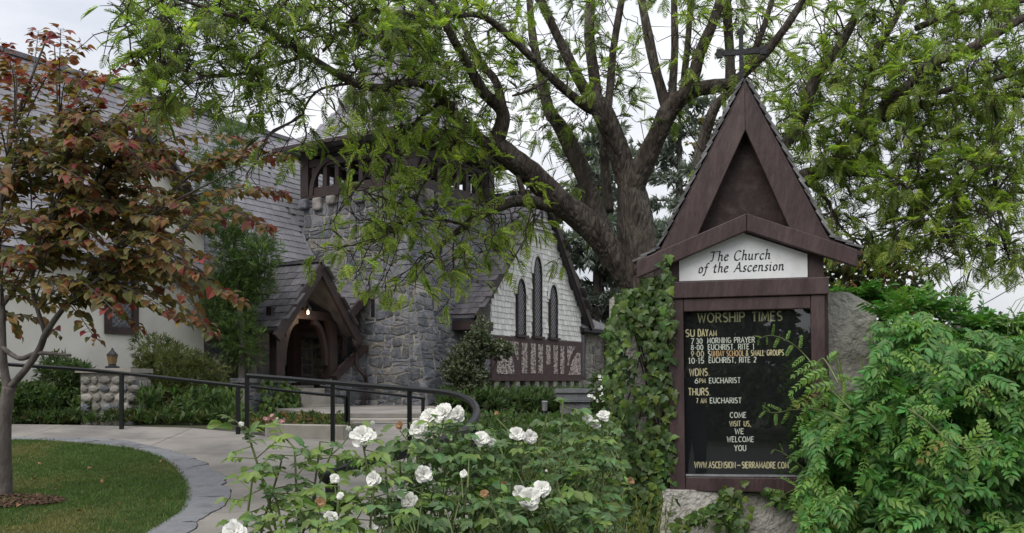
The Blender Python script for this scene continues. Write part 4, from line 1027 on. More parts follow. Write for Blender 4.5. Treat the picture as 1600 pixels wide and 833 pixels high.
# header
zh0, zh1 = zt+.003, zc(438)
sbox('header_rail', xc(1043), xc(1290), -.05, .19, zh0, zh1)
hx0, hx1 = xc(1048), xc(1284)
g = Geo(); g.prism([(hx0, zh1+.002), (hx1, zh1+.002), (hx1, zc(398)), (xc(1165), zc(350)), (hx0, zc(398))], (0, 0, 0), NX, NZ, FN, -.17, .012); g.mk('header_board', M['sign_wood'], sign)
wp = [(xc(1068), zc(438)+.006), (xc(1260), zc(438)+.006), (xc(1260), zc(401)), (xc(1163), zc(364)), (xc(1068), zc(405))]
g = Geo(); g.prism(wp, (0, 0, 0), NX, NZ, FN, .0125, .024); npan = g.mk('name_panel', M['panel_white'], sign)
# chevron boards over the header
AX = xc(1170)
def board(nm, p, q, wid, y0, y1, m=None, cutp=0, cutq=0):
    """board in the XZ plane from p to q (centre line), ends cut vertically"""
    p, q = Vector(p), Vector(q); d = (q-p).normalized(); n = Vector((-d.y, d.x)); 
    hv = wid/2/abs(d.x)          # half height measured vertically
    poly = [(p.x, p.y-hv), (q.x, q.y-hv), (q.x, q.y+hv), (p.x, p.y+hv)]
    g = Geo(); g.prism(poly, (0, 0, 0), NX, NZ, FN, -y1, -y0); o = g.mk(nm, m or M['sign_wood'], sign)
    b_ = o.modifiers.new('bevel', 'BEVEL'); b_.width = .005; b_.segments = 2; return o
board('chevron_board', (xc(1003), zc(418)), (AX-.001, zc(351)), .105, -.105, -.052)
board('chevron_board', (AX+.001, zc(351)), (xc(1329), zc(413)), .105, -.105, -.052)
# steep gable boards
def gable_board(x_out_b, x_in_b, zb_, x_out_t, z_out_t, z_in_t, nm):
    g = Geo(); g.prism([(x_out_b, zb_), (x_in_b, zb_), (AX, z_in_t), (AX, z_out_t)], (0, 0, 0), NX, NZ, FN, .03, .09); o = g.mk(nm, M['sign_wood'], sign)
    b_ = o.modifiers.new('bevel', 'BEVEL'); b_.width = .005; b_.segments = 2
zk = zc(392)
gable_board(xc(1040), xc(1086), zk+.005, AX, zc(140), zc(208), 'gable_board'); gable_board(xc(1290), xc(1244), zk+.005, AX, zc(140), zc(208), 'gable_board')
g = Geo(); g.prism([(xc(1044), zk+.01), (xc(1286), zk+.01), (AX, zc(146))], (0, 0, 0), NX, NZ, FN, -.25, -.015); g.mk('gable_back_board', M['sign_dark'], sign)
# roof: flared, overlapping thin shingles
prof = [(xc(1166)-AX, zc(130)), (xc(1290)-AX+.0, zc(376)), (xc(1337)-AX, zc(400))]
for s_ in (-1, 1):
    roof = None
    g = Geo(); pts = [(AX+s_*x, z) for x, z in [(0.0, zc(131)), (.525, zc(381)), (.715, zc(407))]]
    if s_ < 0: pts = [(AX, zc(131)), (xc(1040), zc(386)), (xc(1000), zc(410))]
    else: pts = [(AX, zc(131)), (xc(1289), zc(380)), (xc(1335), zc(402))]
    th = .03
    o2 = [(pts[0][0], pts[0][1]-.07), (pts[1][0]-s_*.03, pts[1][1]-.018), (pts[2][0], pts[2][1]-.028)]
    g.prism(pts+o2[::-1], (0, 0, 0), NX, NZ, FN, -.33, .085); roof = g.mk('sign_roof', M['sign_wood'], sign)
    for (p, q), rows in (((pts[0], pts[1]), 15), ((pts[1], pts[2]), 3)):
        p, q = Vector(p), Vector(q); d = (p-q); ln = d.length; d.normalize(); nn = Vector((-d.y, d.x)); 
        if nn.x*s_ < 0 and abs(nn.x) > .01: nn = -nn
        if nn.y < 0: nn = -nn
        for r_ in range(rows):
            st = q+d*(ln*r_/rows); en = q+d*min(ln, ln*(r_+1.5)/rows)
            yy = -.10+R.uniform(-.006, .006); k2 = 0
            while yy < .33:
                wd = R.uniform(.09, .14); y2 = min(yy+wd, .34)
                a_, b_ = st+nn*.036, en+nn*.016; a2, b2 = st+nn*.020, en+nn*.004
                vs = [(c.x, y, c.y) for y in (yy+.001, y2-.001) for c in (a_, b_, b2, a2)]
                gg = Geo(); gg.add(vs, [(0,1,2,3),(7,6,5,4),(0,4,5,1),(1,5,6,2),(2,6,7,3),(3,7,4,0)])
                gg.mk('shingle', M['sign_shingle'], roof); yy = y2
# cross
g = Geo(); cx, cz0, cz1, cy = xc(1167), zc(138), zc(47), .03
g.box((cx-.014, cy-.012, cz0), (cx+.014, cy+.012, cz1)); zz = zc(78)
g.box((cx-.135, cy-.011, zz-.018), (cx-.0145, cy+.011, zz+.018)); g.box((cx+.0145, cy-.011, zz-.018), (cx+.135, cy+.011, zz+.018))
for q in ((cx-.14, zz), (cx+.14, zz), (cx, cz1)):
    g.box((q[0]-.02, cy-.013, q[1]-.028 if q[1] == zz else q[1]-.005), (q[0]+.02, cy+.013, q[1]+.028 if q[1] == zz else q[1]+.02))
    g.prism([(q[0]-.03, q[1]), (q[0], q[1]-.03), (q[0]+.03, q[1]), (q[0], q[1]+.03)], (0, cy, 0), NX, NZ, FN, -.0128, .0128)
g.mk('cross', M['iron'], sign)

# ---------------------------------------------------------------- lettering, drawn stroke by stroke
def arc(cx, cy, rx, ry, a0, a1, n=10): return [(cx+rx*math.cos(rad(a0+(a1-a0)*i/n)), cy+ry*math.sin(rad(a0+(a1-a0)*i/n))) for i in range(n+1)]
CAP = {
 'A': (.72, [[(0, 0), (.36, 1), (.72, 0)], [(.14, .36), (.58, .36)]]), 'C': (.66, [arc(.38, .5, .38, .5, 48, 312)]),
 'B': (.6, [[(0, 0), (0, 1)], [(0, 1)]+arc(.3, .77, .24, .23, 90, -90, 6)+[(0, .54)], [(0, .54)]+arc(.32, .27, .28, .27, 90, -90, 6)+[(0, 0)]]),
 'D': (.66, [[(0, 0), (0, 1)], [(0, 1)]+arc(.26, .5, .4, .5, 90, -90, 8)+[(0, 0)]]), 'E': (.52, [[(.52, 0), (0, 0), (0, 1), (.52, 1)], [(0, .52), (.42, .52)]]),
 'G': (.7, [arc(.38, .5, .38, .5, 48, 340), [(.45, .45), (.74, .45), (.74, .1)]]), 'H': (.64, [[(0, 0), (0, 1)], [(.64, 0), (.64, 1)], [(0, .5), (.64, .5)]]),
 'I': (.04, [[(.02, 0), (.02, 1)]]), 'L': (.48, [[(0, 1), (0, 0), (.48, 0)]]), 'M': (.8, [[(0, 0), (.06, 1), (.4, .2), (.74, 1), (.8, 0)]]),
 'N': (.66, [[(0, 0), (0, 1), (.66, 0), (.66, 1)]]), 'O': (.76, [arc(.38, .5, .38, .5, 90, 450, 14)]), 'P': (.56, [[(0, 0), (0, 1)], [(0, 1)]+arc(.3, .74, .26, .26, 90, -90, 6)+[(0, .48)]]),
 'R': (.6, [[(0, 0), (0, 1)], [(0, 1)]+arc(.3, .75, .25, .25, 90, -90, 6)+[(0, .5)], [(.28, .5), (.6, 0)]]),
 'S': (.52, [arc(.27, .75, .25, .25, 40, 270, 8)+arc(.27, .25, .26, .25, 90, -140, 8)]), 'T': (.6, [[(.3, 0), (.3, 1)], [(0, 1), (.6, 1)]]),
 'U': (.62, [[(0, 1), (0, .3)]+arc(.31, .3, .31, .3, 180, 360, 8)+[(.62, 1)]]), 'V': (.66, [[(0, 1), (.33, 0), (.66, 1)]]),
 'W': (.92, [[(0, 1), (.22, 0), (.46, .85), (.7, 0), (.92, 1)]]), 'Y': (.64, [[(0, 1), (.32, .48), (.64, 1)], [(.32, .48), (.32, 0)]]),
 '0': (.56, [arc(.28, .5, .28, .5, 90, 450, 12)]), '1': (.24, [[(0, .8), (.16, 1), (.16, 0)]]), '2': (.5, [arc(.25, .74, .25, .26, 160, -30, 7)+[(0, 0), (.5, 0)]]),
 '3': (.5, [arc(.24, .75, .22, .25, 150, -80, 7)+arc(.24, .26, .26, .26, 80, -150, 8)]), '5': (.5, [[(.46, 1), (.06, 1), (.03, .56)]+arc(.24, .3, .26, .3, 100, -150, 8)]),
 '6': (.52, [[(.42, .98), (.12, .62)]+arc(.26, .28, .25, .28, 150, 510, 12)]), '7': (.5, [[(0, 1), (.5, 1), (.16, 0)]]), '8': (.52, [arc(.26, .75, .21, .24, 90, 450, 10), arc(.26, .26, .26, .26, 90, 450, 10)]),
 '9': (.52, [arc(.26, .72, .25, .28, 330, -30, 12)+[(.1, .02)]]), ',': (.14, [[(.1, .08), (.03, -.16)]]), '.': (.1, [[(.02, .03), (.09, .03)]]), '-': (.3, [[(.04, .45), (.28, .45)]]), ':': (.12, [[(.02, .5), (.1, .5)]]),
 '_': (1.3, [[(.2, .45), (1.15, .45)]]), '&': (.7, [[(.68, 0), (.18, .72)]+arc(.33, .8, .16, .2, 200, -20, 7)+[(.06, .34)]+arc(.27, .22, .23, .22, 150, 330, 7)+[(.66, .46)]]),
}
LOW = {  # x-height .62, for a broad-nib hand
 'T': (.78, [[(.4, 1), (.36, .1), (.26, 0), (.12, .06)], [(.0, .86), (.1, .98), (.42, .93), (.84, 1.02)]]), 'C': (.72, [[(.66, .86), (.52, 1), (.3, .98), (.1, .76), (.04, .42), (.14, .1), (.34, 0), (.56, .06), (.68, .22)]]),
 'A': (.86, [[(.02, .0), (.12, .04), (.52, 1.0), (.7, .1), (.88, .02)], [(.2, .36), (.68, .36)]]), 'h': (.56, [[(.06, 1.04), (.14, 1.0), (.1, 0)], [(.1, .42), (.28, .62), (.42, .56), (.42, .08), (.54, .04)]]),
 'e': (.48, [[(.06, .3), (.42, .44), (.38, .6), (.22, .62), (.06, .4), (.06, .18), (.2, 0), (.44, .12)]]), 'u': (.58, [[(.0, .56), (.1, .62), (.1, .14), (.2, 0), (.4, .16)], [(.42, .62), (.42, .08), (.56, .04)]]),
 'r': (.44, [[(0, .56), (.1, .62), (.1, 0)], [(.1, .42), (.26, .62), (.42, .58)]]), 'c': (.46, [[(.42, .52), (.3, .62), (.14, .56), (.04, .32), (.12, .06), (.26, 0), (.44, .12)]]),
 'o': (.5, [[(.24, .62), (.08, .5), (.06, .14), (.22, 0), (.42, .14), (.42, .48), (.24, .62)]]), 'f': (.4, [[(.48, .96), (.36, 1.04), (.24, .92), (.18, .2), (.08, -.24), (-.06, -.2)], [(.0, .58), (.38, .6)]]),
 't': (.4, [[(.2, .86), (.14, .12), (.24, 0), (.38, .08)], [(.0, .6), (.36, .62)]]), 's': (.4, [[(.36, .56), (.22, .62), (.1, .5), (.18, .34), (.34, .2), (.24, .02), (.02, .08)]]),
 'n': (.58, [[(0, .56), (.1, .62), (.1, 0)], [(.1, .42), (.28, .62), (.42, .56), (.42, .08), (.56, .04)]]), 'i': (.28, [[(0, .56), (.1, .62), (.1, .08), (.22, .02)], [(.08, .84), (.15, .9)]]),
}
def stroke_geo(g, pl_, X, Zf, w_, y, nib=None):
    n = len(pl_)
    if nib is None:
        # mitred ribbon
        L_ = []; R_ = []
        P_ = [Vector(p) for p in pl_]
        for i in range(n):
            d0 = (P_[i]-P_[i-1]).normalized() if i else (P_[1]-P_[0]).normalized()
            d1 = (P_[i+1]-P_[i]).normalized() if i < n-1 else d0
            if (P_[0]-P_[-1]).length < 1e-6 and n > 2:
                if i == 0: d0 = (P_[-1]-P_[-2]).normalized()
                if i == n-1: d1 = (P_[1]-P_[0]).normalized()
            t_ = (d0+d1); t_ = t_.normalized() if t_.length > .2 else d0
            m_ = Vector((-t_.y, t_.x)); k = min(2.2, 1/max(.3, m_.dot(Vector((-d0.y, d0.x)))))
            L_.append(P_[i]+m_*w_/2*k); R_.append(P_[i]-m_*w_/2*k)
        vs = [(X(q), y, Zf(q)) for q in L_]+[(X(q), y, Zf(q)) for q in R_]
        g.add(vs, [(i, n+i, n+i+1, i+1) for i in range(n-1)])
    else:
        for i in range(n-1):
            p, q = Vector(pl_[i]), Vector(pl_[i+1]); d = (q-p).normalized(); hn = Vector((-d.y, d.x))*.022
            cr_ = abs(d.x*nib.y-d.y*nib.x)
            off_ = nib if cr_ > .03 else hn
            if (-d.y*off_.x+d.x*off_.y) < 0: off_ = -off_
            off_ = off_+hn
            qs = [p-off_-d*.01, q-off_+d*.01, q+off_+d*.01, p+off_-d*.01]; yy = y-.00012*(i % 7)
            g.add([(X(c), yy, Zf(c)) for c in qs], [(0, 1, 2, 3)])
SIGN_TEXT = 0
def text(s, px0, px1, py0, py1, m, style='sans', parent=None, y=None, weight=.27):
    """write s between the given photo columns on the board, cap line py0, base line py1"""
    parent = parent or lb; y = .0015 if y is None else y
    tab = LOW if style == 'hand' else CAP; sp = .27 if style != 'hand' else .10
    tw = sum((tab[c][0] if c != ' ' else .38)+sp for c in s)-sp
    H = zc(py0)-zc(py1); x0, x1 = xc(px0), xc(px1); kx = (x1-x0)/tw; z0 = zc(py1)
    nib = Vector((math.cos(rad(38)), math.sin(rad(38))))*.055 if style == 'hand' else None
    x = 0
    for ci, c in enumerate(s):
        if c == ' ': x += .38+sp; continue
        w_, st = tab[c]; g = Geo()
        sh = .16 if style == 'hand' else 0
        X = lambda q: x0+(x+q[0]+sh*q[1])*kx
        Zf = lambda q: z0+q[1]*H
        for si, p in enumerate(st):
            if style == 'hand': stroke_geo(g, p, X, Zf, weight, y-.0004*si, nib)
            else: stroke_geo(g, [((x+q[0])*kx, q[1]*H) for q in p], lambda q: x0+q[0], lambda q: z0+q[1], (.155 if style == 'sans' else .15)*H, y-.0004*si)
        if style == 'serif':
            vx = {}
            for p in st:
                for e_, nb in ((p[0], p[1]), (p[-1], p[-2])):
                    if (abs(e_[1]) < .02 or abs(e_[1]-1) < .02) and abs(nb[1]-e_[1]) > .25 and c not in 'GS': vx[(round(e_[0], 2), round(e_[1]))] = e_
            for e_ in vx.values(): stroke_geo(g, [((x+e_[0]-.13)*kx, e_[1]*H), ((x+e_[0]+.13)*kx, e_[1]*H)], lambda q: x0+q[0], lambda q: z0+q[1], .08*H, y-.0016)
        # depth: give the letter a small thickness
        o = g.mk('letter', m, parent); 
        x += w_+sp
LT, LD = M['letter_tan'], M['letter']
text('WORSHIP TIMES', 1096, 1222, 488, 502, M['letter_gold'], 'serif', weight=.13)
text('SU', 1077, 1090, 513, 524, LT); text('DAY', 1096, 1111, 513, 524, LT); text('AM', 1113, 1124, 515.5, 524, LT)
text('7', 1085, 1089, 527.5, 535.5, LD, 'serif'); text('30', 1093, 1102, 527.5, 535.5, LD, 'serif'); text('MORNING PRAYER', 1110, 1181, 527, 535, LD, 'serif')
text('8-00', 1085, 1103, 537.5, 545.5, LD, 'serif'); text('EUCHRIST, RITE 1', 1111, 1180, 537.5, 545.5, LD, 'serif')
text('9:00', 1085, 1104, 547.5, 556, LT, 'serif'); text('S', 1111, 1114, 547.5, 556, LD); text('UNDAY', 1116.5, 1135, 547.5, 556, M['letter_orange']); text('SCHOOL', 1139, 1165, 547.5, 556, M['letter_orange']); text('& SMALL GROUPS', 1168, 1224, 547.5, 556, LT)
text('10:15', 1081, 1104, 558, 566.5, LD, 'serif'); text('EUCHRIST, RITE 2', 1112, 1183, 558, 566, LD, 'serif')
text('WDNS.', 1082, 1112, 575, 586, LT); text('6', 1090, 1095, 590, 598, LD); text('PM', 1097, 1106, 591, 598, LT); text('EUCHARIST', 1112, 1159, 590, 598, LD, 'serif')
text('THURS.', 1080, 1113, 606, 617, LT); text('7 AM', 1092, 1107, 622, 629.5, LT); text('EUCHARIST', 1113, 1160, 621.5, 629.5, LD, 'serif')
text('COME', 1143, 1167, 644.5, 652.5, LD, 'serif'); text('VISIT US,', 1142, 1174, 658, 666, LT); text('WE', 1150, 1163, 670, 678, LD, 'serif')
text('WELCOME', 1138, 1178, 682.5, 690.5, LD, 'serif'); text('YOU', 1149, 1166, 696, 704.5, LD, 'serif'); text('WWW.ASCENSION_SIERRAMADRE.COM', 1088, 1229, 722, 731.5, LT)
ky = -.0252
text('The Church', 1114, 1205, 392, 407, M['letter_black'], 'hand', npan, ky); text('of the Ascension', 1097, 1225, 410, 425, M['letter_black'], 'hand', npan, ky)

# ================================================================ TREES
def limb_pts(lst, n=6):
    """lst of (px, py, width_px, Y) -> 3-D points and radii"""
    q = bez([(*P(px, py, Y), .8*wd/F*Y/2) for px, py, wd, Y in lst], n)
    return [Vector(p[:3]) for p in q], [max(.003, p[3]) for p in q]
def wobble(pts, amp):
    return [p+Vector(noise.noise_vector(p*1.7))*amp for p in pts]
def rough_tube(g, pts, rr, sides=12):
    k0 = len(g.v); g.tube(pts, rr, sides)
    for i in range(k0, len(g.v)):
        v = Vector(g.v[i]); j = (i-k0)//sides; 
        if j >= len(pts): continue
        d = v-pts[j]; f = 1+.16*noise.noise(Vector((v.x*7, v.y*7, v.z*2.2)))+.08*noise.noise(v*17)
        g.v[i] = tuple(pts[j]+d*f)
def build_tree(root, limbs, cells, tpls, pick, fl, twig_m, depth, label_leaf='leaf', per=1.0, jit=26, droop=.3, rfun=None, limit=300):
    samp = []
    for pts, rr in limbs:
        for p, r in zip(pts, rr): samp.append((proj(p), p, r))
    its = []; tw = Geo(); rr_ = random.Random(99)
    SP = np.array([s[0] for s in samp])
    for (px, py, w_, h_, dens) in cells:
        nt_ = max(1, int(round(dens*.85)))
        for k in range(nt_):
            ex, ey = px+rr_.uniform(-w_/2, w_/2)*1.2, py+rr_.uniform(-h_/2, h_/2)*1.2
            d = np.hypot(SP[:, 0]-ex, SP[:, 1]-ey); o_ = np.argsort(d)[:14]; idx = int(o_[rr_.randrange(len(o_))])
            s = samp[idx][1]; Y = s.y+rr_.uniform(-1, 1)*min(depth, .25+float(d[idx])/F*s.y*1.2)
            e = P(ex, ey, Y)
            mid = s.lerp(e, .5)+rv(.07)*max(.5, (e-s).length)+Z3*.12*(e-s).length
            m2 = s.lerp(e, .8)+rv(.05)*max(.4, (e-s).length)
            pts = [Vector(q) for q in bez([tuple(s), tuple(mid), tuple(m2), tuple(e)], 5)]
            pts = [p+Vector(noise.noise_vector(p*6))*.035 for p in pts]
            ln = (e-s).length; tw.tube(pts, [max(.003, min(.011, .004+.004*ln)*(1-.65*i/len(pts))) for i in range(len(pts))], 4, False)
            nf = max(2, int(round(per*(2.2+dens*.22)+rr_.uniform(-1, 1)))); 
            for b_ in range(2):      # bare side twigs
                j = rr_.randrange(len(pts)//3, len(pts)); p = pts[j]; d = rv(1).normalized()*rr_.uniform(.12, .38)
                q1 = p+d*.5+rv(.03); tw.tube([p, q1, p+d+rv(.05)], [.0045, .0035, .002], 4, False)
            for f_ in range(nf):
                j = int(len(pts)*rr_.uniform(.3, 1)); j = min(j, len(pts)-1)
                p = pts[j]; dr = ((pts[min(j+1, len(pts)-1)]-pts[max(0, j-1)]).normalized()*.7+rv(.55)); dr.z -= droop*rr_.uniform(0, 1)
                # short side twig
                q = p+dr.normalized()*rr_.uniform(.03, .16)
                tw.tube([p, q], [.0035, .002], 3, False)
                for h in range(rr_.choice([1, 2, 2])):
                    d2 = dr+Vector((R.gauss(0, .5), R.gauss(0, .5), R.gauss(0, .22))); its.append((tpls[pick(ex, ey, rr_)], frame_m(q, d2, Z3+rv(.33), fl*rr_.uniform(.7, 1.25))))
    tw.mk('twigs', twig_m, root, kind='stuff')
    scatter(root, label_leaf, its, limit, 'foliage')
    return its
T1 = [
 [(1016, 690, 104, 8.5), (1012, 600, 92, 8.5), (1009, 500, 84, 8.5), (1004, 430, 78, 8.5), (995, 370, 74, 8.5), (989, 320, 66, 8.5), (985, 285, 54, 8.5)],
 [(1000, 465, 50, 8.5), (944, 378, 52, 8.45), (870, 310, 50, 8.3), (810, 255, 46, 8.1), (773, 228, 40, 8.0)],
 [(773, 228, 34, 8.0), (786, 178, 26, 7.9), (757, 146, 22, 7.8), (735, 108, 18, 7.7), (692, 32, 14, 7.5), (660, -20, 11, 7.4)],
 [(786, 178, 22, 7.9), (776, 130, 17, 8.1), (750, 95, 13, 8.3), (720, 30, 11, 8.5), (700, -30, 9, 8.6)],
 [(768, 232, 26, 8.0), (724, 194, 20, 7.8), (692, 157, 18, 7.6), (654, 130, 15, 7.3), (600, 137, 14, 7.1), (555, 130, 16, 6.9), (478, 86, 14, 6.7), (410, 43, 11, 6.6), (340, 18, 8, 6.5), (250, -10, 5, 6.4)],
 [(960, 420, 42, 8.7), (945, 378, 40, 8.8), (919, 292, 34, 8.9), (886, 216, 30, 9.0), (859, 173, 24, 9.0), (846, 124, 18, 9.1), (832, 54, 15, 9.2), (826, -20, 12, 9.3)],
 [(984, 300, 46, 8.5), (974, 255, 44, 8.5), (946, 185, 40, 8.4), (926, 155, 32, 8.4)],
 [(928, 160, 26, 8.4), (908, 130, 23, 8.4), (875, 65, 19, 8.3), (840, -10, 16, 8.3)],
 [(930, 160, 26, 8.4), (929, 124, 22, 8.5), (921, 54, 20, 8.6), (924, -20, 18, 8.7)],
 [(945, 185, 20, 8.4), (952, 150, 16, 8.5), (959, 70, 14, 8.7), (975, -20, 12, 8.8)],
 [(925, 170, 24, 8.4), (900, 155, 18, 8.3), (859, 119, 16, 8.1), (816, 76, 14, 7.9), (757, 27, 12, 7.7), (703, 24, 11, 7.5), (640, 22, 11, 7.3), (573, 20, 9, 7.1), (530, 52, 7, 7.0), (505, 80, 5, 6.9)],
 [(952, 330, 20, 9.2), (946, 270, 20, 9.3), (943, 225, 17, 9.3), (938, 180, 12, 9.4)],
 [(984, 310, 48, 8.5), (1001, 268, 42, 8.4), (1030, 205, 38, 8.3), (1052, 165, 34, 8.2), (1086, 141, 28, 8.1), (1144, 131, 25, 8.0)],
 [(1045, 180, 22, 8.3), (1036, 150, 20, 8.3), (1022, 99, 19, 8.3), (1006, 20, 17, 8.3), (1000, -30, 15, 8.3)],
 [(1052, 170, 18, 8.2), (1051, 140, 17, 8.3), (1054, 73, 15, 8.4), (1053, -30, 13, 8.5)],
 [(1066, 155, 14, 8.2), (1069, 120, 13, 8.1), (1075, 62, 12, 8.0), (1082, -30, 10, 8.0)],
 [(1080, 145, 24, 8.1), (1092, 90, 22, 8.0), (1112, 40, 20, 7.9), (1136, -30, 17, 7.9)],
 [(1142, 135, 24, 8.0), (1140, 80, 20, 8.1), (1133, -30, 18, 8.2)],
 [(1146, 131, 22, 8.0), (1170, 108, 20, 7.9), (1202, 76, 18, 7.8), (1240, 24, 14, 7.7), (1270, -30, 11, 7.6)],
 [(1165, 108, 14, 7.9), (1190, 52, 11, 7.9), (1215, -30, 9, 7.9)],
 [(862, 322, 26, 8.3), (816, 314, 22, 8.1), (773, 326, 17, 7.9), (730, 351, 13, 7.7), (690, 383, 9, 7.5), (682, 412, 5, 7.4)],
 [(768, 326, 16, 7.9), (758, 290, 13, 7.95), (762, 255, 14, 8.0), (770, 232, 18, 8.0)],
 [(824, 318, 13, 8.1), (812, 285, 11, 8.1), (806, 255, 10, 8.1)],
 [(478, 86, 8, 6.7), (420, 105, 6, 6.6), (340, 120, 5, 6.5), (270, 110, 3, 6.4), (220, 130, 2, 6.4)],
 [(555, 130, 6, 6.9), (500, 140, 5, 6.8), (474, 175, 4, 6.7), (478, 215, 3, 6.7), (455, 245, 2, 6.6)],
 [(692, 157, 9, 7.6), (650, 190, 7, 7.5), (600, 240, 6, 7.4), (560, 290, 4, 7.3), (530, 330, 3, 7.2)],
 [(724, 194, 9, 7.8), (700, 240, 7, 7.6), (660, 290, 5, 7.5), (640, 340, 4, 7.4), (600, 370, 3, 7.3)],
 [(730, 351, 7, 7.7), (680, 340, 5, 7.5), (630, 320, 4, 7.3), (570, 300, 3, 7.2)],
 [(859, 119, 8, 8.1), (830, 140, 6, 8.0), (800, 150, 4, 8.0)],
]
t1 = thing('jacaranda_tree', 'large jacaranda with rough bark and many rising limbs, standing left of the notice board', 'tree', (P(1004, 700, 8.5).x, 8.5, .42))
limbs1 = []; g = Geo()
for i, L_ in enumerate(T1):
    pts, rr = limb_pts(L_); limbs1.append((pts, rr))
    if i: rr = [r*1.02 for r in rr]
    gg = Geo(); rough_tube(gg, pts, rr, 14 if rr[0] > .1 else 8)
    gg.mk('trunk' if i == 0 else 'limb', M['bark'], t1, smooth=True)
rows = ['17677666688754421133345678778', '17766655688654423121368888887', '04434444588545434121389999888', '01112222456543453200269999888', '00001011235542421001179998999', '00001000245432310000058999999', '00000002343432110000026798999', '00000003345433100000003466788', '00000001245530000000000233456', '00000000001000000000000000000']
cells1, cells2 = [], []
for r_, row in enumerate(rows):
    for c_, chh in enumerate(row):
        d_ = int(chh)
        if d_ == 0: continue
        x, y = 175+50*c_, 25+50*r_
        (cells1 if x < 1215 else cells2).append((x, y, 50, 50, d_))
for c_ in range(4, 29): (cells1 if 175+50*c_ < 1215 else cells2).append((175+50*c_, -30, 50, 50, 4))
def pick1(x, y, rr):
    if 480 < x < 860 and y > 170: w_ = (.32, .25, .2, .13, .05, .05)  # sunlit patch before the tower, put into leaf colour by more light leaves
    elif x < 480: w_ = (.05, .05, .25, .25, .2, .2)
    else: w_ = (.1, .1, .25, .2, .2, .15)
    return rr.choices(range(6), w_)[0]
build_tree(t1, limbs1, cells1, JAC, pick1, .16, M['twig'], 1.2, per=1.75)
T2 = [
 [(1175, 700, 60, 10.2), (1165, 560, 56, 10.2), (1150, 440, 52, 10.1), (1150, 370, 46, 10.0), (1170, 320, 40, 9.9)],
 [(1150, 400, 32, 10.1), (1112, 330, 30, 10.1), (1092, 270, 27, 10.1), (1100, 220, 23, 10.1), (1117, 168, 20, 10.0), (1150, 130, 14, 9.9), (1190, 60, 9, 9.8)],
 [(1165, 330, 36, 9.9), (1210, 300, 34, 9.7), (1245, 281, 32, 9.5), (1295, 262, 26, 9.4), (1344, 211, 22, 9.2), (1387, 162, 22, 9.1), (1419, 135, 24, 9.0), (1462, 97, 22, 8.9), (1520, 74, 18, 8.8), (1610, 22, 15, 8.7), (1700, -20, 12, 8.6)],
 [(1190, 310, 30, 9.8), (1214, 243, 26, 9.8), (1252, 189, 23, 9.9), (1273, 124, 21, 10), (1317, 65, 18, 10), (1352, -10, 14, 10.1)],
 [(1344, 211, 18, 9.2), (1352, 150, 16, 9.4), (1376, 70, 15, 9.5), (1398, 32, 12, 9.6), (1425, -30, 9, 9.7)],
 [(1415, 137, 14, 9.0), (1450, 146, 14, 8.9), (1500, 136, 11, 8.8), (1600, 112, 9, 8.6)],
 [(1380, 185, 16, 9.1), (1440, 165, 14, 9.2), (1500, 156, 13, 9.2), (1610, 148, 10, 9.2)],
 [(1285, 268, 13, 9.4), (1376, 275, 9, 9.1), (1484, 281, 7, 8.8), (1540, 300, 5, 8.7)],
 [(1400, 278, 7, 9.0), (1430, 310, 6, 8.8), (1465, 350, 5, 8.6), (1500, 400, 3, 8.5)],
 [(1430, 45, 13, 9.6), (1480, 25, 12, 9.4), (1538, 11, 11, 9.3), (1610, 0, 9, 9.2)],
 [(1255, 280, 12, 9.5), (1290, 310, 8, 9.3), (1310, 350, 6, 9.2), (1350, 390, 4, 9.1)],
 [(1540, 110, 8, 8.8), (1560, 200, 6, 8.7), (1555, 300, 5, 8.6), (1575, 400, 3, 8.5)],
]
t2 = thing('jacaranda_tree', 'second jacaranda behind the notice board whose limbs sweep up over the wisteria', 'tree', (P(1175, 700, 10.2).x, 10.2, .5))
limbs2 = []
for i, L_ in enumerate(T2):
    pts, rr = limb_pts(L_); limbs2.append((pts, rr)); gg = Geo(); rough_tube(gg, pts, rr, 12 if rr[0] > .1 else 8)
    gg.mk('trunk' if i == 0 else 'limb', M['bark'], t2, smooth=True)
build_tree(t2, limbs2, cells2, JAC, lambda x, y, rr: rr.choices(range(6), (.12, .12, .28, .22, .14, .12))[0], .18, M['twig'], 1.8, per=1.6)

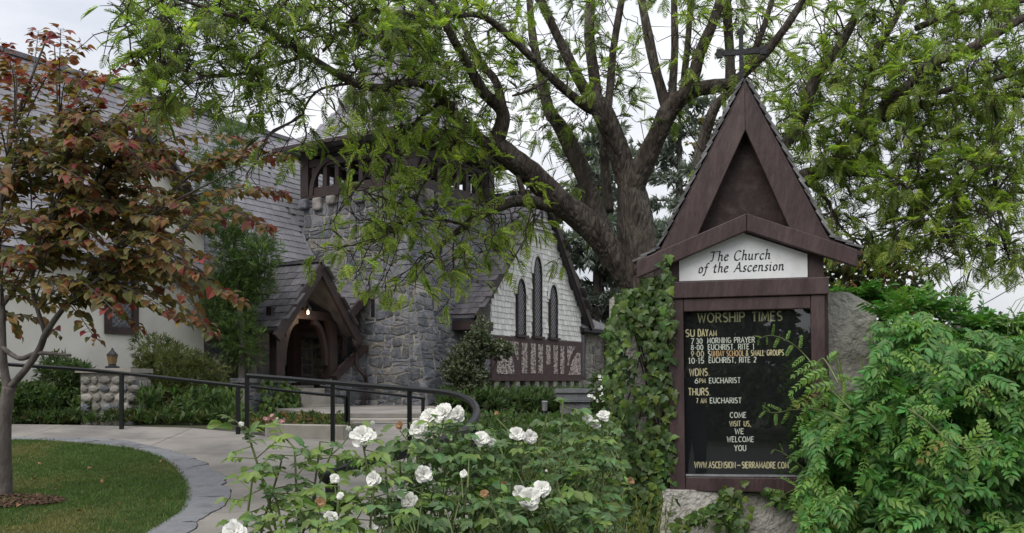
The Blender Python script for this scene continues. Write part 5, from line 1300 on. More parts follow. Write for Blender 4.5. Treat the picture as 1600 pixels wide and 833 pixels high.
# ---- redbud with bronze leaves
t3 = thing('redbud_tree', 'slender young tree with red and bronze heart-shaped leaves on the lawn', 'tree', (P(8, 785, 8.6).x, 8.6, .43))
T3 = [
 [(8, 790, 34, 8.6), (8, 760, 28, 8.6), (7, 690, 25, 8.6), (9, 640, 24, 8.6), (14, 605, 24, 8.6)],
 [(12, 610, 18, 8.6), (5, 560, 15, 8.6), (2, 480, 14, 8.6), (-4, 400, 12, 8.6), (4, 300, 9, 8.5), (22, 200, 7, 8.4), (50, 120, 5, 8.3), (75, 55, 3, 8.3)],
 [(16, 605, 14, 8.6), (42, 575, 13, 8.5), (62, 545, 13, 8.5), (75, 515, 12, 8.4), (110, 470, 9, 8.3), (150, 440, 8, 8.1), (200, 410, 6, 8.0), (270, 400, 5, 7.8), (340, 440, 3, 7.7)],
 [(0, 540, 10, 8.6), (30, 560, 10, 8.5), (60, 552, 9, 8.5), (110, 555, 5, 8.3)],
 [(70, 520, 9, 8.5), (50, 440, 8, 8.5), (70, 370, 7, 8.4), (92, 310, 6, 8.3), (95, 250, 5, 8.3), (90, 160, 4, 8.2), (85, 70, 2, 8.2)],
 [(2, 480, 9, 8.6), (50, 420, 7, 8.7), (110, 360, 6, 8.8), (160, 290, 5, 8.9), (200, 200, 4, 8.9), (240, 110, 2, 9)],
 [(110, 470, 7, 8.3), (170, 400, 6, 8.2), (230, 340, 5, 8.0), (320, 290, 4, 7.9), (400, 250, 2, 7.8)],
 [(0, 430, 8, 8.6), (-40, 360, 6, 8.5), (-60, 250, 4, 8.4), (-30, 130, 3, 8.3), (0, 60, 2, 8.3)],
]
limbs3 = []
for i, L_ in enumerate(T3):
    pts, rr = limb_pts(L_); limbs3.append((pts, rr)); gg = Geo(); gg.tube(pts, rr, 9 if i < 3 else 6)
    gg.mk('trunk' if i == 0 else 'limb', M['bark_grey'], t3, smooth=True)
samp = [(p, proj(p)) for pts, rr in limbs3 for p in pts]; tw = Geo(); its = []
sprays = [((2, 300), (60, 48)), ((92, 250), (95, 45)), ((92, 260), (215, 82)), ((110, 330), (270, 88)), ((130, 330), (268, 152)), ((150, 330), (290, 168)), ((170, 340), (405, 222)), ((190, 370), (450, 242)), ((210, 360), (446, 300)), ((220, 400), (420, 352)),
          ((170, 430), (376, 467)), ((150, 450), (335, 515)), ((110, 470), (215, 510)), ((100, 480), (260, 450)), ((50, 420), (20, 180)), ((-30, 330), (10, 70)), ((20, 400), (40, 230)), ((60, 380), (150, 160)), ((60, 350), (140, 110)), ((100, 400), (250, 250)), ((90, 420), (300, 330)),
          ((40, 480), (150, 530)), ((10, 500), (90, 520)), ((120, 440), (330, 400)), ((60, 300), (200, 220)), ((20, 260), (130, 70)), ((0, 200), (15, 95)), ((-20, 400), (40, 330)), ((0, 480), (30, 520))]
rr_ = random.Random(3)
for k in range(125):
    a = rr_.uniform(-20, 290); b = rr_.uniform(230, 480); sprays.append(((a*.6, b+20), (a+rr_.uniform(-10, 70), b-rr_.uniform(-40, 60))))
sprays += [((230, 330), (400, 226)), ((240, 345), (448, 244)), ((250, 380), (444, 302)), ((240, 400), (415, 356)), ((215, 440), (374, 470)), ((180, 470), (330, 520)), ((120, 300), (268, 156)), ((110, 290), (262, 92))]
for k in range(22):
    a = rr_.uniform(-30, 230); b = rr_.uniform(60+a*.3, 260); sprays.append(((a*.7, b+90), (a, b)))
for (x0, y0), (x1, y1) in sprays:
    d = [math.hypot(q[0]-x0, q[1]-y0) for _, q in samp]; s = samp[int(np.argmin(d))][0]
    dy = rr_.uniform(-1.0, .8); e = P(x1, y1, s.y+dy); ln = (e-s).length
    mid = s.lerp(e, .5)+Z3*(.16*ln)+rv(.03*ln)
    pts = [Vector(q) for q in bez([tuple(s), tuple(mid), tuple(e)], 9)]
    tw.tube(pts, [.009*(1-.75*i/len(pts)) for i in range(len(pts))], 4, False)
    n = int(ln/.029)+6
    for j in range(n):
        t_ = .12+.88*(j/(n-1))**.85; idx = t_*(len(pts)-1); i0 = min(int(idx), len(pts)-2); p = pts[i0].lerp(pts[i0+1], idx-i0)
        along = (pts[i0+1]-pts[i0]).normalized(); side = along.cross(Z3).normalized()*(1 if j % 2 else -1)
        dr = along*.5+side*rr_.uniform(.3, 1)+Vector((0, 0, -rr_.uniform(0, .4)))+rv(.18)
        px, py = proj(p); redness = .03+(t_ > .8)*.25+max(0, (205-py)/260)+max(0, (px-300)/260)*.6*(t_ > .5)
        c = rr_.random(); ti = 0 if c < redness else (1 if c < redness+.45 else 2)
        q = p+dr.normalized()*.05; tw.tube([p, q], .0018, 3, False)
        its.append((REDS[ti], frame_m(q, dr, Z3-Vector((0, .3, 0))+rv(.32), .088*rr_.uniform(.55, 1.2)*(1-.25*(t_ > .9)))))
tw.mk('twigs', M['bark_grey'], t3, kind='stuff'); scatter(t3, 'leaf', its, 300, 'foliage')

# ---- generic leafy masses
def blob_items(c, rad3, n, tpls, s, lobes=7, seed=0, up=.3, shell=.62, zcut=None, wts=None):
    rr = random.Random(seed); c = Vector(c); L_ = []
    for k in range(lobes):
        d = Vector((rr.gauss(0, 1), rr.gauss(0, 1), rr.gauss(0, 1))).normalized()
        L_.append((Vector((d.x*rad3[0], d.y*rad3[1], d.z*rad3[2]))*.55+c, rr.uniform(.38, .6)))
    L_.append((c, .62)); out_ = []
    while len(out_) < n:
        lc_, ls = L_[rr.randrange(len(L_))]; d = Vector((rr.gauss(0, 1), rr.gauss(0, 1), rr.gauss(0, 1))).normalized(); r = rr.uniform(shell, 1.06)
        p = lc_+Vector((d.x*rad3[0], d.y*rad3[1], d.z*rad3[2]))*ls*r
        if zcut and p.z < zcut: continue
        dr = d+Vector((0, 0, up))+Vector((rr.gauss(0, .45), rr.gauss(0, .45), rr.gauss(0, .45)))
        out_.append((rr.choices(tpls, wts)[0] if wts else rr.choice(tpls), frame_m(p, dr, Z3+rv(.5), s*rr.uniform(.65, 1.3))))
    return out_
def shrub(name, label, cat, base, c, rad3, n, tpls, s, limit=0, stems=6, group=None, **k):
    t_ = thing(name, label, cat, base, group); g = Geo(); b = Vector(base)
    for i in range(stems):
        e = Vector(c)+Vector((R.uniform(-.6, .6)*rad3[0], R.uniform(-.6, .6)*rad3[1], R.uniform(.0, .6)*rad3[2])); g.tube([b+rv(.04)*Vector((1, 1, 0)).length, b.lerp(e, .5)+rv(.06), e], [.02, .013, .005], 5)
    g.mk('stems', M['twig'], t_, kind='stuff')
    scatter(t_, 'leaf', blob_items(c, rad3, n, tpls, s, **k), limit, 'foliage'); return t_
PODT = [tpl_tuft('leaf', M['pod'], 9, .8, .035), tpl_tuft('leaf', M['pod'], 8, 1.0, .035), tpl_tuft('leaf', M['pod2'], 8, .7, .035)]
# podocarpus / yew pine between white wall and porch
t_ = thing('yew_pine_tree', 'tall narrow green fine-needled tree against the slate roof, left of the porch', 'tree', (P(375, 660, 17).x, 17, .8)); g = Geo()
tb = Vector((P(375, 660, 17).x, 17, .8)); g.tube([tb, tb+Vector((.05, 0, 1.5)), tb+Vector((-.1, 0, 3.2)), tb+Vector((-.15, 0, 4.6))], [.07, .06, .04, .01], 8); g.mk('trunk', M['bark_grey'], t_)
its = []
for (px, py, rx, ry, n) in ((375, 520, 48, 60, 620), (372, 440, 58, 60, 800), (385, 395, 52, 45, 560), (335, 470, 28, 60, 300), (350, 340, 42, 45, 420), (345, 285, 38, 40, 300), (352, 240, 32, 34, 200), (370, 205, 26, 20, 90), (398, 430, 34, 50, 320), (318, 250, 20, 22, 90)):
    c = P(px, py, 17.0+R.uniform(-.3, .3)); its += blob_items(c, (rx/F*17, .6, ry/F*17), n, PODT, .17, lobes=6, seed=px, wts=(.42, .4, .18))
scatter(t_, 'leaf', its, 0, 'foliage')
OLT = [tpl_tuft('leaf', M['olive'], 8, .7, .06), tpl_tuft('leaf', M['olive'], 7, 1, .06), tpl_tuft('leaf', M['pod2'], 6, .7, .05)]
c = P(285, 598, 15.0); shrub('olive_shrub', 'rounded olive-green fine-leaved shrub beside the cobblestone pier', 'shrub', (c.x, c.y, .8), c+Z3*.0, (.92, .6, .75), 3200, OLT, .11, wts=(.5, .4, .1))
c = P(250, 570, 15.4); shrub('olive_shrub', 'taller loose olive shrub behind the cobblestone pier, against the white wall', 'shrub', (c.x, c.y, .8), c, (.6, .5, .7), 900, OLT, .13)
COVT = [tpl_leaves('leaf', M['cover'], 6, LAN, .8, .7), tpl_leaves('leaf', M['cover'], 6, OV, 1, .5), tpl_tuft('leaf', M['grass'], 6, .6, .05)]
c = P(105, 600, 14.3); shrub('leafy_shrub', 'dark leafy shrub growing to the left of the cobblestone pier', 'shrub', (c.x, c.y, .8), c, (.5, .5, .55), 1000, [tpl_tuft('leaf', M['cam'], 7, .9, .07), COVT[0]], .15)
c = P(30, 628, 13.8); shrub('leafy_shrub', 'low green shrub at the foot of the white wall beside the slender trunk', 'shrub', (c.x, c.y, .8), c, (.9, .5, .35), 900, COVT, .15)
SMT = tpl_leaves('leaf', M['red2'], 5, OV, 1, .5)
def cover(n, region, tpls, s, name='ground_cover', hgt=.12, wts=None):
    its = []
    for i in range(n):
        px, py, Y = region(); 
        y_ = Y; x_ = (px-800)/F*Y; z = gz(y_)+R.uniform(0, hgt)
        its.append((R.choice(tpls), frame_m((x_, y_, z), Vector((R.gauss(0, .5), R.gauss(0, .5), 1)), rv(), s*R.uniform(.6, 1.3))))
    V = []; FL = []; TO = []; MI = []; k = 0; ms = []
    for t_, mt in its:
        a = np.array(mt); V.append(t_.v @ a[:3, :3].T+a[:3, 3]); FL.append(t_.fl+k); TO.append(t_.tot); k += len(t_.v)
        if t_.m not in ms: ms.append(t_.m)
        MI.append(np.full(len(t_.tot), ms.index(t_.m)))
    mk(name, np.concatenate(V), (np.concatenate(FL), np.concatenate(TO)), ms, kind='stuff', midx=np.concatenate(MI))
def reg1():
    px = R.uniform(-30, 385); return px, 0, R.uniform(13.35-(px > 370)*.5, 15.2)
cover(3000, reg1, COVT+[OLT[0], OLT[2], COVT[0]], .17, hgt=.16)
cover(500, lambda: (R.choice([20, 75, 130, 235, 300, 352])+R.gauss(0, 14), 0, R.uniform(13.5, 14.3)), [COVT[0], OLT[2], COVT[1]], .2, 'tall_bedding', hgt=.45)
cover(900, lambda: (lambda p: p if noise.noise(Vector((p[0]*.03, p[2]*2, 0))) > -.12 else (p[0], 0, 14.0))((R.uniform(385, 545), 0, R.uniform(12.3, 14.2))), COVT+[OLT[0], SMT], .10, 'bedding_plants', hgt=.12)
cover(2200, lambda: (R.uniform(690, 950), 0, R.uniform(18.2, 20.6)), [tpl_pinnate('leaf', M['fern'], 8, .3, .22, .5, LAN), COVT[1], COVT[0]], .3, 'fern_bed', hgt=.3)
cover(4200, lambda: (lambda Y: (R.uniform(700 if Y > 9 else 765, 1000), 0, Y))(R.uniform(6.0, 13.3)), COVT, .17, 'bed_planting', hgt=.12)
# ivy clump on porch base and little flowers
IV2 = [IVYL[0], IVYL[1]]
t_ = thing('ivy_plant', 'green ivy climbing the stone base wall left of the porch steps', 'ivy', ch(-2.5, 1.2, .8)); its = []
for i in range(500):
    a = R.uniform(-3.1, -2.1); z = .85+abs(R.gauss(0, .38)); 
    if z > 1.7: continue
    its.append((R.choice(IV2), frame_m(ch(a, 1.2-R.uniform(0, .15), z), Vector((R.gauss(0, .5), -.3, -1)), -V3+rv(.4), .1)))
g = Geo(); [g.tube([ch(-2.6+.2*k, 1.22, .8), ch(-2.6+.25*k, 1.2, 1.2), ch(-2.5+.2*k, 1.2, 1.5)], .008, 4) for k in range(3)]; g.mk('stem', M['twig'], t_, kind='stuff')
scatter(t_, 'leaf', its, 0, 'foliage')
def flower_geo(nr=3, seed=0, wide=1.0):
    """double white rose: rings of cupped petals; opens towards +Z, radius about 1"""
    rr = random.Random(seed); g = Geo()
    rings = [(8, 1.0, 8, .40), (8, .92, 22, .37), (8, .76, 38, .32), (7, .58, 54, .27), (6, .38, 68, .2)][:nr]
    for ri, (n, R_, lift, pw) in enumerate(rings):
        off = rr.uniform(0, 6)
        for k in range(n):
            a = off+2*math.pi*k/n+rr.uniform(-.14, .14); r_ = R_*rr.uniform(.78, 1.12); lf = rad(lift+rr.uniform(-14, 14)); hw = pw*rr.uniform(.8, 1.15)
            ca_, sa = math.cos(a), math.sin(a); vs = []
            for i, s in enumerate((0, .38, .74, 1)):
                rad_ = .05+r_*s*math.cos(lf*(1-.35*s)); z = r_*s*math.sin(lf)*(1 if s < .8 else .86)-.1*ri*0+.04*ri
                for j in (-1, -.5, 0, .5, 1):
                    ww = hw*(.2, .75, 1, .72)[i]*j; cup = .10*abs(j)**2*(1 if s > .2 else 0)+(.09*math.sin(j*6+ri*2+k*1.7) if i == 3 else .04*math.sin(j*4+k))
                    edge = -.06*abs(j)*r_ if i == 3 else 0
                    rx_ = rad_+edge; vs.append((ca_*rx_-sa*ww, sa*rx_+ca_*ww, z+cup+rr.uniform(-.015, .015)))
            g.add(vs, [(i*5+j, i*5+j+1, (i+1)*5+j+1, (i+1)*5+j) for i in range(3) for j in range(4)])
    return g
bz = thing('pink_flowers', 'little clump of pale pink flowers in the bed behind the low kerb', 'flowers', P(430, 668, 12.8))
its = []; ft = Tpl('blossom', flower_geo(2, 5), M['pink'])
for i in range(16):
    p = P(427+R.gauss(0, 9), 661+R.gauss(0, 4), 12.7); its.append((ft, frame_m(p, rv(), Vector((0, -1, .8)), .035)))
scatter(bz, 'blossom', its)
# camellia between tower and chapel
CAMT = [tpl_leaves('leaf', M['cam'], 6, OV, 1, .55), tpl_leaves('leaf', M['cam'], 5, OV, 1, .5), tpl_leaves('leaf', M['olive'], 5, OV, 1, .5)]
t_ = thing('camellia_bush', 'glossy dark-leaved bush spreading across the chapel corner beside the tower', 'bush', P(735, 655, 18.6)); its = []
for (px, py, rx, ry, n) in ((725, 600, 32, 45, 420), (735, 550, 38, 32, 420), (752, 515, 16, 32, 160), (785, 548, 22, 12, 170), (715, 575, 24, 26, 240), (750, 600, 26, 26, 220)):
    its += blob_items(P(px, py, 18.9), (rx/F*19, .45, ry/F*19), int(n*1.7), CAMT, .125, seed=px+py, wts=(.5, .4, .1))
g = Geo()
for q in ((735, 550), (752, 500), (785, 545), (715, 570)): b0 = P(735, 655, 18.7); g.tube([b0, b0.lerp(P(*q, 18.9), .5)+rv(.05), P(*q, 18.9)], [.035, .025, .01], 6)
g.mk('stems', M['twig'], t_, kind='stuff'); scatter(t_, 'leaf', its, 0, 'foliage')
# creeper streak on tower
# ---- background conifers
CEDT = [tpl_tuft('leaf', M['cedar'], 12, .8, .07), tpl_tuft('leaf', M['cedar'], 10, 1, .08)]
def cedar(label, px, Y, ztop, w_, n_b, grp, seed, zlo=1.5, dens=26):
    rr = random.Random(seed); b = Vector(((px-800)/F*Y, Y, .8)); t_ = thing('cedar_tree', label, 'tree', b, grp); g = Geo(); g.tube([b, b+Z3*(ztop-.8)*.6, b+Z3*(ztop-.8)], [.3, .16, .03], 8); g.mk('trunk', M['bark_grey'], t_)
    g = Geo(); its = []
    for k in range(n_b):
        f = (k+rr.random())/n_b; z = zlo+(ztop-zlo)*f; a = rr.uniform(0, 2*math.pi); ln = w_*(1-f*.8)*rr.uniform(.7, 1.1)
        s = b+Z3*(z-.8); e = s+Vector((math.cos(a)*ln, math.sin(a)*ln, .1*ln-.12*ln)); m = s.lerp(e, .6)+Z3*.08*ln
        pts = [Vector(q) for q in bez([tuple(s), tuple(m), tuple(e)], 6)]; g.tube(pts, [.06*(1-.8*i/len(pts)) for i in range(len(pts))], 4)
        for j in range(int(dens*ln/2)+6):
            p = s.lerp(e, rr.uniform(.2, 1.03))+Vector((rr.gauss(0, .26), rr.gauss(0, .26), rr.gauss(0, .07)))+Z3*.06; its.append((rr.choice(CEDT), frame_m(p, Vector((math.cos(a), math.sin(a), rr.uniform(-.3, .4)))+rv(.6), Z3, rr.uniform(.3, .55))))
    g.mk('limbs', M['twig'], t_, kind='stuff'); scatter(t_, 'leaf', its, 0, 'foliage')
cedar('blue-grey cedar with layered boughs rising beyond the chapel gable', 935, 31, 10.3, 3.6, 70, None, 3, dens=60)
cedar('pale cedar showing between the jacaranda trunk and the notice board gable', 1062, 36, 13.4, 3.8, 60, None, 4, dens=42)
cedar('dark cedar low behind the vestry roof', 1030, 31, 7.0, 3.0, 60, None, 9, dens=60)
BRT = [tpl_leaves('leaf', M['brown_leaf'], 6, OV, 1, .4), tpl_leaves('leaf', M['red2'], 5, OV, 1, .35), tpl_leaves('leaf', M['far'], 6, OV, 1, .4)]
def leafy_tree(label, base, clumps, tpls, s, wts=None, trunk_r=.12, name='broadleaf_tree'):
    t_ = thing(name, label, 'tree', base); b = Vector(base); g = Geo(); its = []
    cm = sum((c for c, r, n in clumps), Vector())/len(clumps)
    g.tube([b, b.lerp(cm, .5)], [trunk_r, trunk_r*.7], 8); g.mk('trunk', M['bark_grey'], t_); g = Geo()
    for i, (c, r, n) in enumerate(clumps):
        g.tube([b.lerp(cm, .5), b.lerp(cm, .5).lerp(c, .6)+rv(.08), c], [trunk_r*.6, trunk_r*.3, .012], 5); its += blob_items(c, r, n, tpls, s, lobes=7, seed=i*7+len(its), wts=wts, shell=.35)
    g.mk('limbs', M['twig'], t_, kind='stuff'); scatter(t_, 'leaf', its, 0, 'foliage'); return t_
Yb = 14
leafy_tree('sparse tree with small bronze-olive leaves behind the notice board and wisteria', (P(1350, 700, Yb).x, Yb, .7), [(P(1330, 400, Yb), (.5, .5, .35), 170), (P(1385, 425, Yb), (.6, .5, .4), 260), (P(1420, 460, Yb), (.5, .5, .35), 220), (P(1320, 450, Yb), (.5, .5, .35), 260), (P(1290, 400, Yb), (.4, .4, .4), 120), (P(1370, 480, Yb), (.7, .5, .35), 300), (P(1400, 390, Yb), (.4, .4, .3), 100), (P(1110, 220, Yb), (.35, .4, .5), 120)], BRT, .22, (.6, .25, .15))
leafy_tree('far round-topped pale green tree just above the wisteria', (P(1515, 700, 60).x, 60, .8), [(P(1515, 520, 60), (2.2, 2, 1.6), 500), (P(1545, 535, 60), (2, 2, 1.4), 300), (P(1480, 545, 60), (2, 2, 1.2), 300)], [BRT[2]], .7)
# backing greenery between chapel and pillar
leafy_tree('dark tree in the gap between the vestry and the ivy-covered pillar', (P(985, 700, 30).x, 30, .8), [(P(975, 580, 30), (.9, .6, 1.2), 500), (P(1010, 540, 30), (1.2, .6, 1.6), 700), (P(975, 620, 30), (.8, .6, .8), 400)], [CAMT[0], BRT[2]], .3)
c = P(950, 625, 17); t_ = shrub('flowering_shrub', 'light green shrub dotted with white flowers left of the ivy-covered pillar', 'shrub', (c.x, c.y, .8), c, (.35, .4, .6), 500, [COVT[0], COVT[1]], .14)
its = [(Tpl('blossom', flower_geo(2, 9), M['petal']), None)]; ft = its[0][0]; its = []
for i in range(24): p = P(945+R.gauss(0, 9), 612+R.gauss(0, 20), 16.6); its.append((ft, frame_m(p, rv(), Vector((0, -1, .4)), .035)))
scatter(t_, 'blossom', its)
# ---- chapel garden bits: engraved ledge and spotlights
lg = thing('memorial_bench', 'grey stone memorial slab on a pedestal in front of the chapel wing', 'memorial', P(898, 655, 18))
g = Geo(); p = P(898, 0, 18); g.box((p.x-.4, 17.8, 1.36), (p.x+.4, 18.2, 1.44)); g.box((p.x-.37, 17.84, 1.18), (p.x+.37, 18.16, 1.358)); o = g.mk('slab', M['flag'], lg); 
g = Geo(); g.box((p.x-.3, 17.9, .7), (p.x+.3, 18.1, 1.178)); g.mk('pedestal', M['stone'], lg)
g = Geo(); [g.box((p.x-.3+.06*k, 17.834, 1.24), (p.x-.3+.06*k+.012, 17.839, 1.3)) for k in range(11)]; g.box((p.x-.33, 17.834, 1.215), (p.x+.33, 17.839, 1.22)); g.mk('worn_inscription', M['stone'], lg, kind='stuff')
vp = thing('vent_pipe', 'pale upright pipe with a capped top standing by the chapel base', 'pipe', P(841, 655, 18.6)); g = Geo(); p = P(841, 0, 18.6); g.tube([(p.x, p.y, .8), (p.x, p.y, 1.3), (p.x, p.y, 1.31), (p.x, p.y, 1.42)], [.035, .035, .055, .055], 8); g.mk('pipe', M['curb'], vp)
vp = thing('garden_spotlight', 'small grey spotlight on a stake in the fern bed', 'spotlight', P(851, 665, 17.5)); g = Geo(); p = P(851, 0, 17.5); g.tube([(p.x, p.y, .75), (p.x, p.y, 1.02)], .018, 6); g.mk('stake', M['iron'], vp); g = Geo(); g.tube([(p.x, p.y, 1.02), (p.x, p.y-.03, 1.2)], [.05, .06], 8); g.mk('lamp_head', M['lead'], vp)

# ================================================================ ROSES
RF = [Tpl('bloom', flower_geo(5, s), M['petal'], True) for s in (1, 2, 3)]+[Tpl('bloom', flower_geo(3, 8), M['dead'], True)]
def bud_geo():
    g = Geo()
    for k in range(5):
        a = k*1.256; c_, s_ = math.cos(a), math.sin(a); vs = []
        for i, (z, r, w_) in enumerate(((0, .1, .1), (.4, .42, .42), (.9, .34, .36), (1.3, .16, .12))):
            for j in (-1, 0, 1): vs.append((c_*r-s_*w_*j, s_*r+c_*w_*j, z))
        g.add(vs, [(i*3+j, i*3+j+1, i*3+j+4, i*3+j+3) for i in range(3) for j in range(2)])
    return g
BUD = Tpl('bud', bud_geo(), M['petal'], True)
def compound(its, p, d, s, rr, young=.3):
    """five-leaflet rose leaf as five leaf items"""
    d = d.normalized(); sd_ = d.cross(Z3); sd_ = sd_.normalized() if sd_.length > .1 else Vector((1, 0, 0)); ti = 1 if rr.random() < young else 0
    up = Z3-Vector((0, .5, 0))+rv(.35)
    its.append((ROSEL[ti], frame_m(p+d*s*1.1, d+Vector((0, 0, -.3)), up, s*1.1)))
    for q, k in ((.45, .85), (1.0, 1)):
        for sg in (1, -1): its.append((ROSEL[ti], frame_m(p+d*s*q, d*.55+sd_*sg+Vector((0, 0, -.2))+rv(.12), up, s*.9*k)))
def rose_bush(label, base, canes, blooms, extra, seed, nl=.66, young=.3):
    rr = random.Random(seed); t_ = thing('rose_bush', label, 'rose bush', base, None); b = Vector(base); g = Geo(); its = []; allp = []
    for (px, py, Y) in canes:
        e = P(px, py, Y); s = b+Vector((rr.uniform(-.25, .25), rr.uniform(-.2, .2), 0)); m = s.lerp(e, .55)+Vector((rr.uniform(-.1, .1), rr.uniform(-.1, .1), .08))
        pts = [Vector(q) for q in bez([tuple(s), tuple(m), tuple(e)], 10)]; g.tube(pts, [.008*(1-.6*i/len(pts)) for i in range(len(pts))], 5); allp += pts[6:]
        for i in range(7, len(pts)):
            for k in range(rr.choice([1, 1, 2])):
                d = Vector((rr.gauss(0, 1), rr.gauss(0, 1), rr.uniform(-.3, .5))).normalized(); q = pts[i]+d*.03; g.tube([pts[i], q+d*.05], [.0025, .0015], 3, False); compound(its, q, d, .047*rr.uniform(.7, 1.2), rr, young)
    for (px, py, Y, r, kind) in blooms:
        e = P(px, py, Y); j = min(allp, key=lambda q: (q-e).length+abs(q.z-e.z+.1)); g.tube([j, j.lerp(e, .6)-Z3*.02, e-Z3*.02], [.0035, .003, .0025], 4)
        nd = Vector((rr.uniform(-.5, .5), -1, rr.uniform(.2, .8)))
        T_ = RF[rr.randrange(3)] if kind == 'f' else (BUD if kind == 'b' else RF[3])
        x = nd.cross(rv()).normalized(); z = nd.normalized(); s = r*.86/F*Y
        mt = frame_m(e, x, z, s); o = bpy.data.objects.new({'f': 'bloom', 'b': 'bud', 'd': 'withered_bloom'}[kind], T_.mesh()); COL.objects.link(o); o.parent = t_; o.matrix_basis = Matrix.Translation(-b) @ mt
        for k in range(2): compound(its, e+Vector((0, .02, -.06)), rv()+Vector((0, 0, .1)), .042, rr, young)
    for (x0, x1, y0, y1, Y0, Y1, n) in extra:
        for i in range(int(n*nl)):
            Y = rr.uniform(Y0, Y1); p = P(rr.uniform(x0, x1), rr.uniform(y0, y1)+abs(rr.gauss(0, 8)), Y); d = Vector((rr.gauss(0, 1), rr.gauss(0, 1), rr.uniform(-.4, .6))).normalized()
            compound(its, p, d, .040*rr.uniform(.7, 1.25), rr, young); 
            if i % 2: g.tube([p, p-d*.08-Z3*.10, Vector((p.x+rr.uniform(-.1, .1), p.y, p.z-.35))], [.0022, .003, .004], 3, False)
    g.mk('canes', M['rose_stem'], t_, kind='stuff'); scatter(t_, 'leaf', its, 300, 'foliage')
rose_bush('sparse rose bush at the front with long arching canes over the concrete path', (P(540, 1200, 2.9).x, 3.0, .15),
  [(385, 668, 3.0), (460, 700, 3.0), (395, 740, 2.9), (430, 770, 2.9), (520, 700, 3.1), (567, 690, 3.1), (500, 690, 3.1), (470, 800, 2.8), (560, 770, 3.0), (530, 760, 2.95), (600, 700, 3.2), (420, 820, 2.8), (585, 755, 3.0), (363, 840, 2.6), (440, 720, 3.0)],
  [(380, 664, 3.0, 9, 'b'), (567, 683, 3.1, 22, 'f'), (545, 672, 3.15, 9, 'b'), (583, 663, 3.15, 8, 'b'), (585, 749, 3.0, 15, 'f'), (523, 748, 2.95, 9, 'f'), (500, 786, 2.9, 10, 'd'), (517, 808, 2.85, 12, 'f'), (366, 832, 2.6, 22, 'f'), (532, 775, 2.9, 7, 'f'), (433, 655, 3.05, 4, 'b')],
  [(470, 640, 770, 860, 2.7, 3.3, 40), (420, 560, 790, 860, 2.6, 3.1, 22)], 1, young=.6)
rose_bush('middle rose bush with a cluster of white blooms before the curved handrail', (P(690, 1200, 3.4).x, 3.4, .17),
  [(650, 690, 3.4), (690, 670, 3.4), (716, 665, 3.45), (640, 660, 3.5), (755, 700, 3.4), (661, 750, 3.2), (730, 750, 3.3), (610, 780, 3.2), (690, 780, 3.2), (640, 800, 3.1), (700, 720, 3.4), (735, 680, 3.5), (760, 740, 3.4), (625, 720, 3.3), (770, 790, 3.2)],
  [(655, 670, 3.4, 17, 'f'), (672, 652, 3.45, 17, 'f'), (693, 646, 3.4, 19, 'f'), (716, 648, 3.45, 15, 'f'), (752, 686, 3.4, 15, 'f'), (768, 692, 3.42, 9, 'f'), (661, 742, 3.2, 17, 'f'), (640, 783, 3.1, 16, 'f'), (628, 772, 3.2, 10, 'f'), (612, 758, 3.2, 7, 'b'), (725, 741, 3.2, 8, 'f'), (705, 688, 3.4, 5, 'b'), (625, 665, 3.5, 8, 'd'), (757, 772, 3.2, 8, 'd'), (672, 727, 3.3, 5, 'b'), (580, 828, 3.0, 12, 'f')],
  [(600, 790, 700, 780, 3.2, 3.9, 120), (580, 800, 770, 870, 2.9, 3.7, 150), (640, 780, 660, 700, 3.4, 4.0, 40)], 2, young=.3)
rose_bush('right-hand rose bush reaching toward the ivy with blooms at several heights', (P(870, 1200, 3.6).x, 3.7, .18),
  [(818, 690, 3.7), (880, 625, 3.9), (918, 665, 3.9), (942, 660, 3.9), (860, 700, 3.7), (828, 790, 3.3), (845, 775, 3.3), (900, 720, 3.7), (930, 720, 3.8), (800, 740, 3.5), (870, 760, 3.5), (950, 700, 3.9), (855, 650, 3.9), (890, 660, 3.9)],
  [(808, 679, 3.7, 14, 'f'), (828, 683, 3.72, 13, 'f'), (918, 655, 3.9, 11, 'f'), (943, 651, 3.9, 12, 'f'), (931, 664, 3.88, 9, 'f'), (828, 780, 3.3, 22, 'f'), (846, 765, 3.32, 17, 'f'), (812, 770, 3.34, 14, 'f'), (853, 737, 3.5, 5, 'b'), (776, 646, 3.8, 4, 'd'), (787, 756, 3.4, 5, 'd'), (985, 752, 4.2, 7, 'd')],
  [(790, 960, 700, 790, 3.6, 4.6, 150), (780, 980, 780, 870, 3.2, 4.2, 170), (840, 960, 650, 710, 3.9, 4.6, 60)], 3, young=.22)
# yellow-green spiky plants
SPK = Geo()
for i in range(46):
    z = i/46; a = i*2.4; d = Vector((math.cos(a), math.sin(a), 1.0)).normalized(); p = Vector((0, 0, z)); q = d.cross(Z3).normalized()*.006
    SPK.add([p-q, p+q, p+d*.085*(1.1-.5*z)], [(0, 1, 2)])
SPK.tube([(0, 0, 0), (0, 0, 1)], [.006, .002], 3, False)
SPT = Tpl('frond', SPK, M['spike'])
def spiky(label, px, py, Y, n, hgt, spread):
    b = P(px, py, Y); b.z = gz(Y); t_ = thing('foxtail_fern', label, 'fern', b, 'foxtail ferns beside the roses'); its = []
    top = P(px, py, Y).z-b.z
    for i in range(n):
        d = Vector((R.gauss(0, .22), R.gauss(0, .2), 1)); s = top*R.uniform(.7, 1.08); p = b+Vector((R.gauss(0, spread), R.gauss(0, spread*.6), 0)); mt = frame_m(p, d, rv()) @ Matrix.Rotation(rad(90), 4, 'Y') @ Matrix.Diagonal((min(2.2, s), min(2.2, s), s, 1)); its.append((SPT, mt))
    scatter(t_, 'frond', its)
spiky('clump of yellow-green foxtail fern at the foot of the ivy-covered pillar', 985, 772, 5.0, 44, .8, .13)
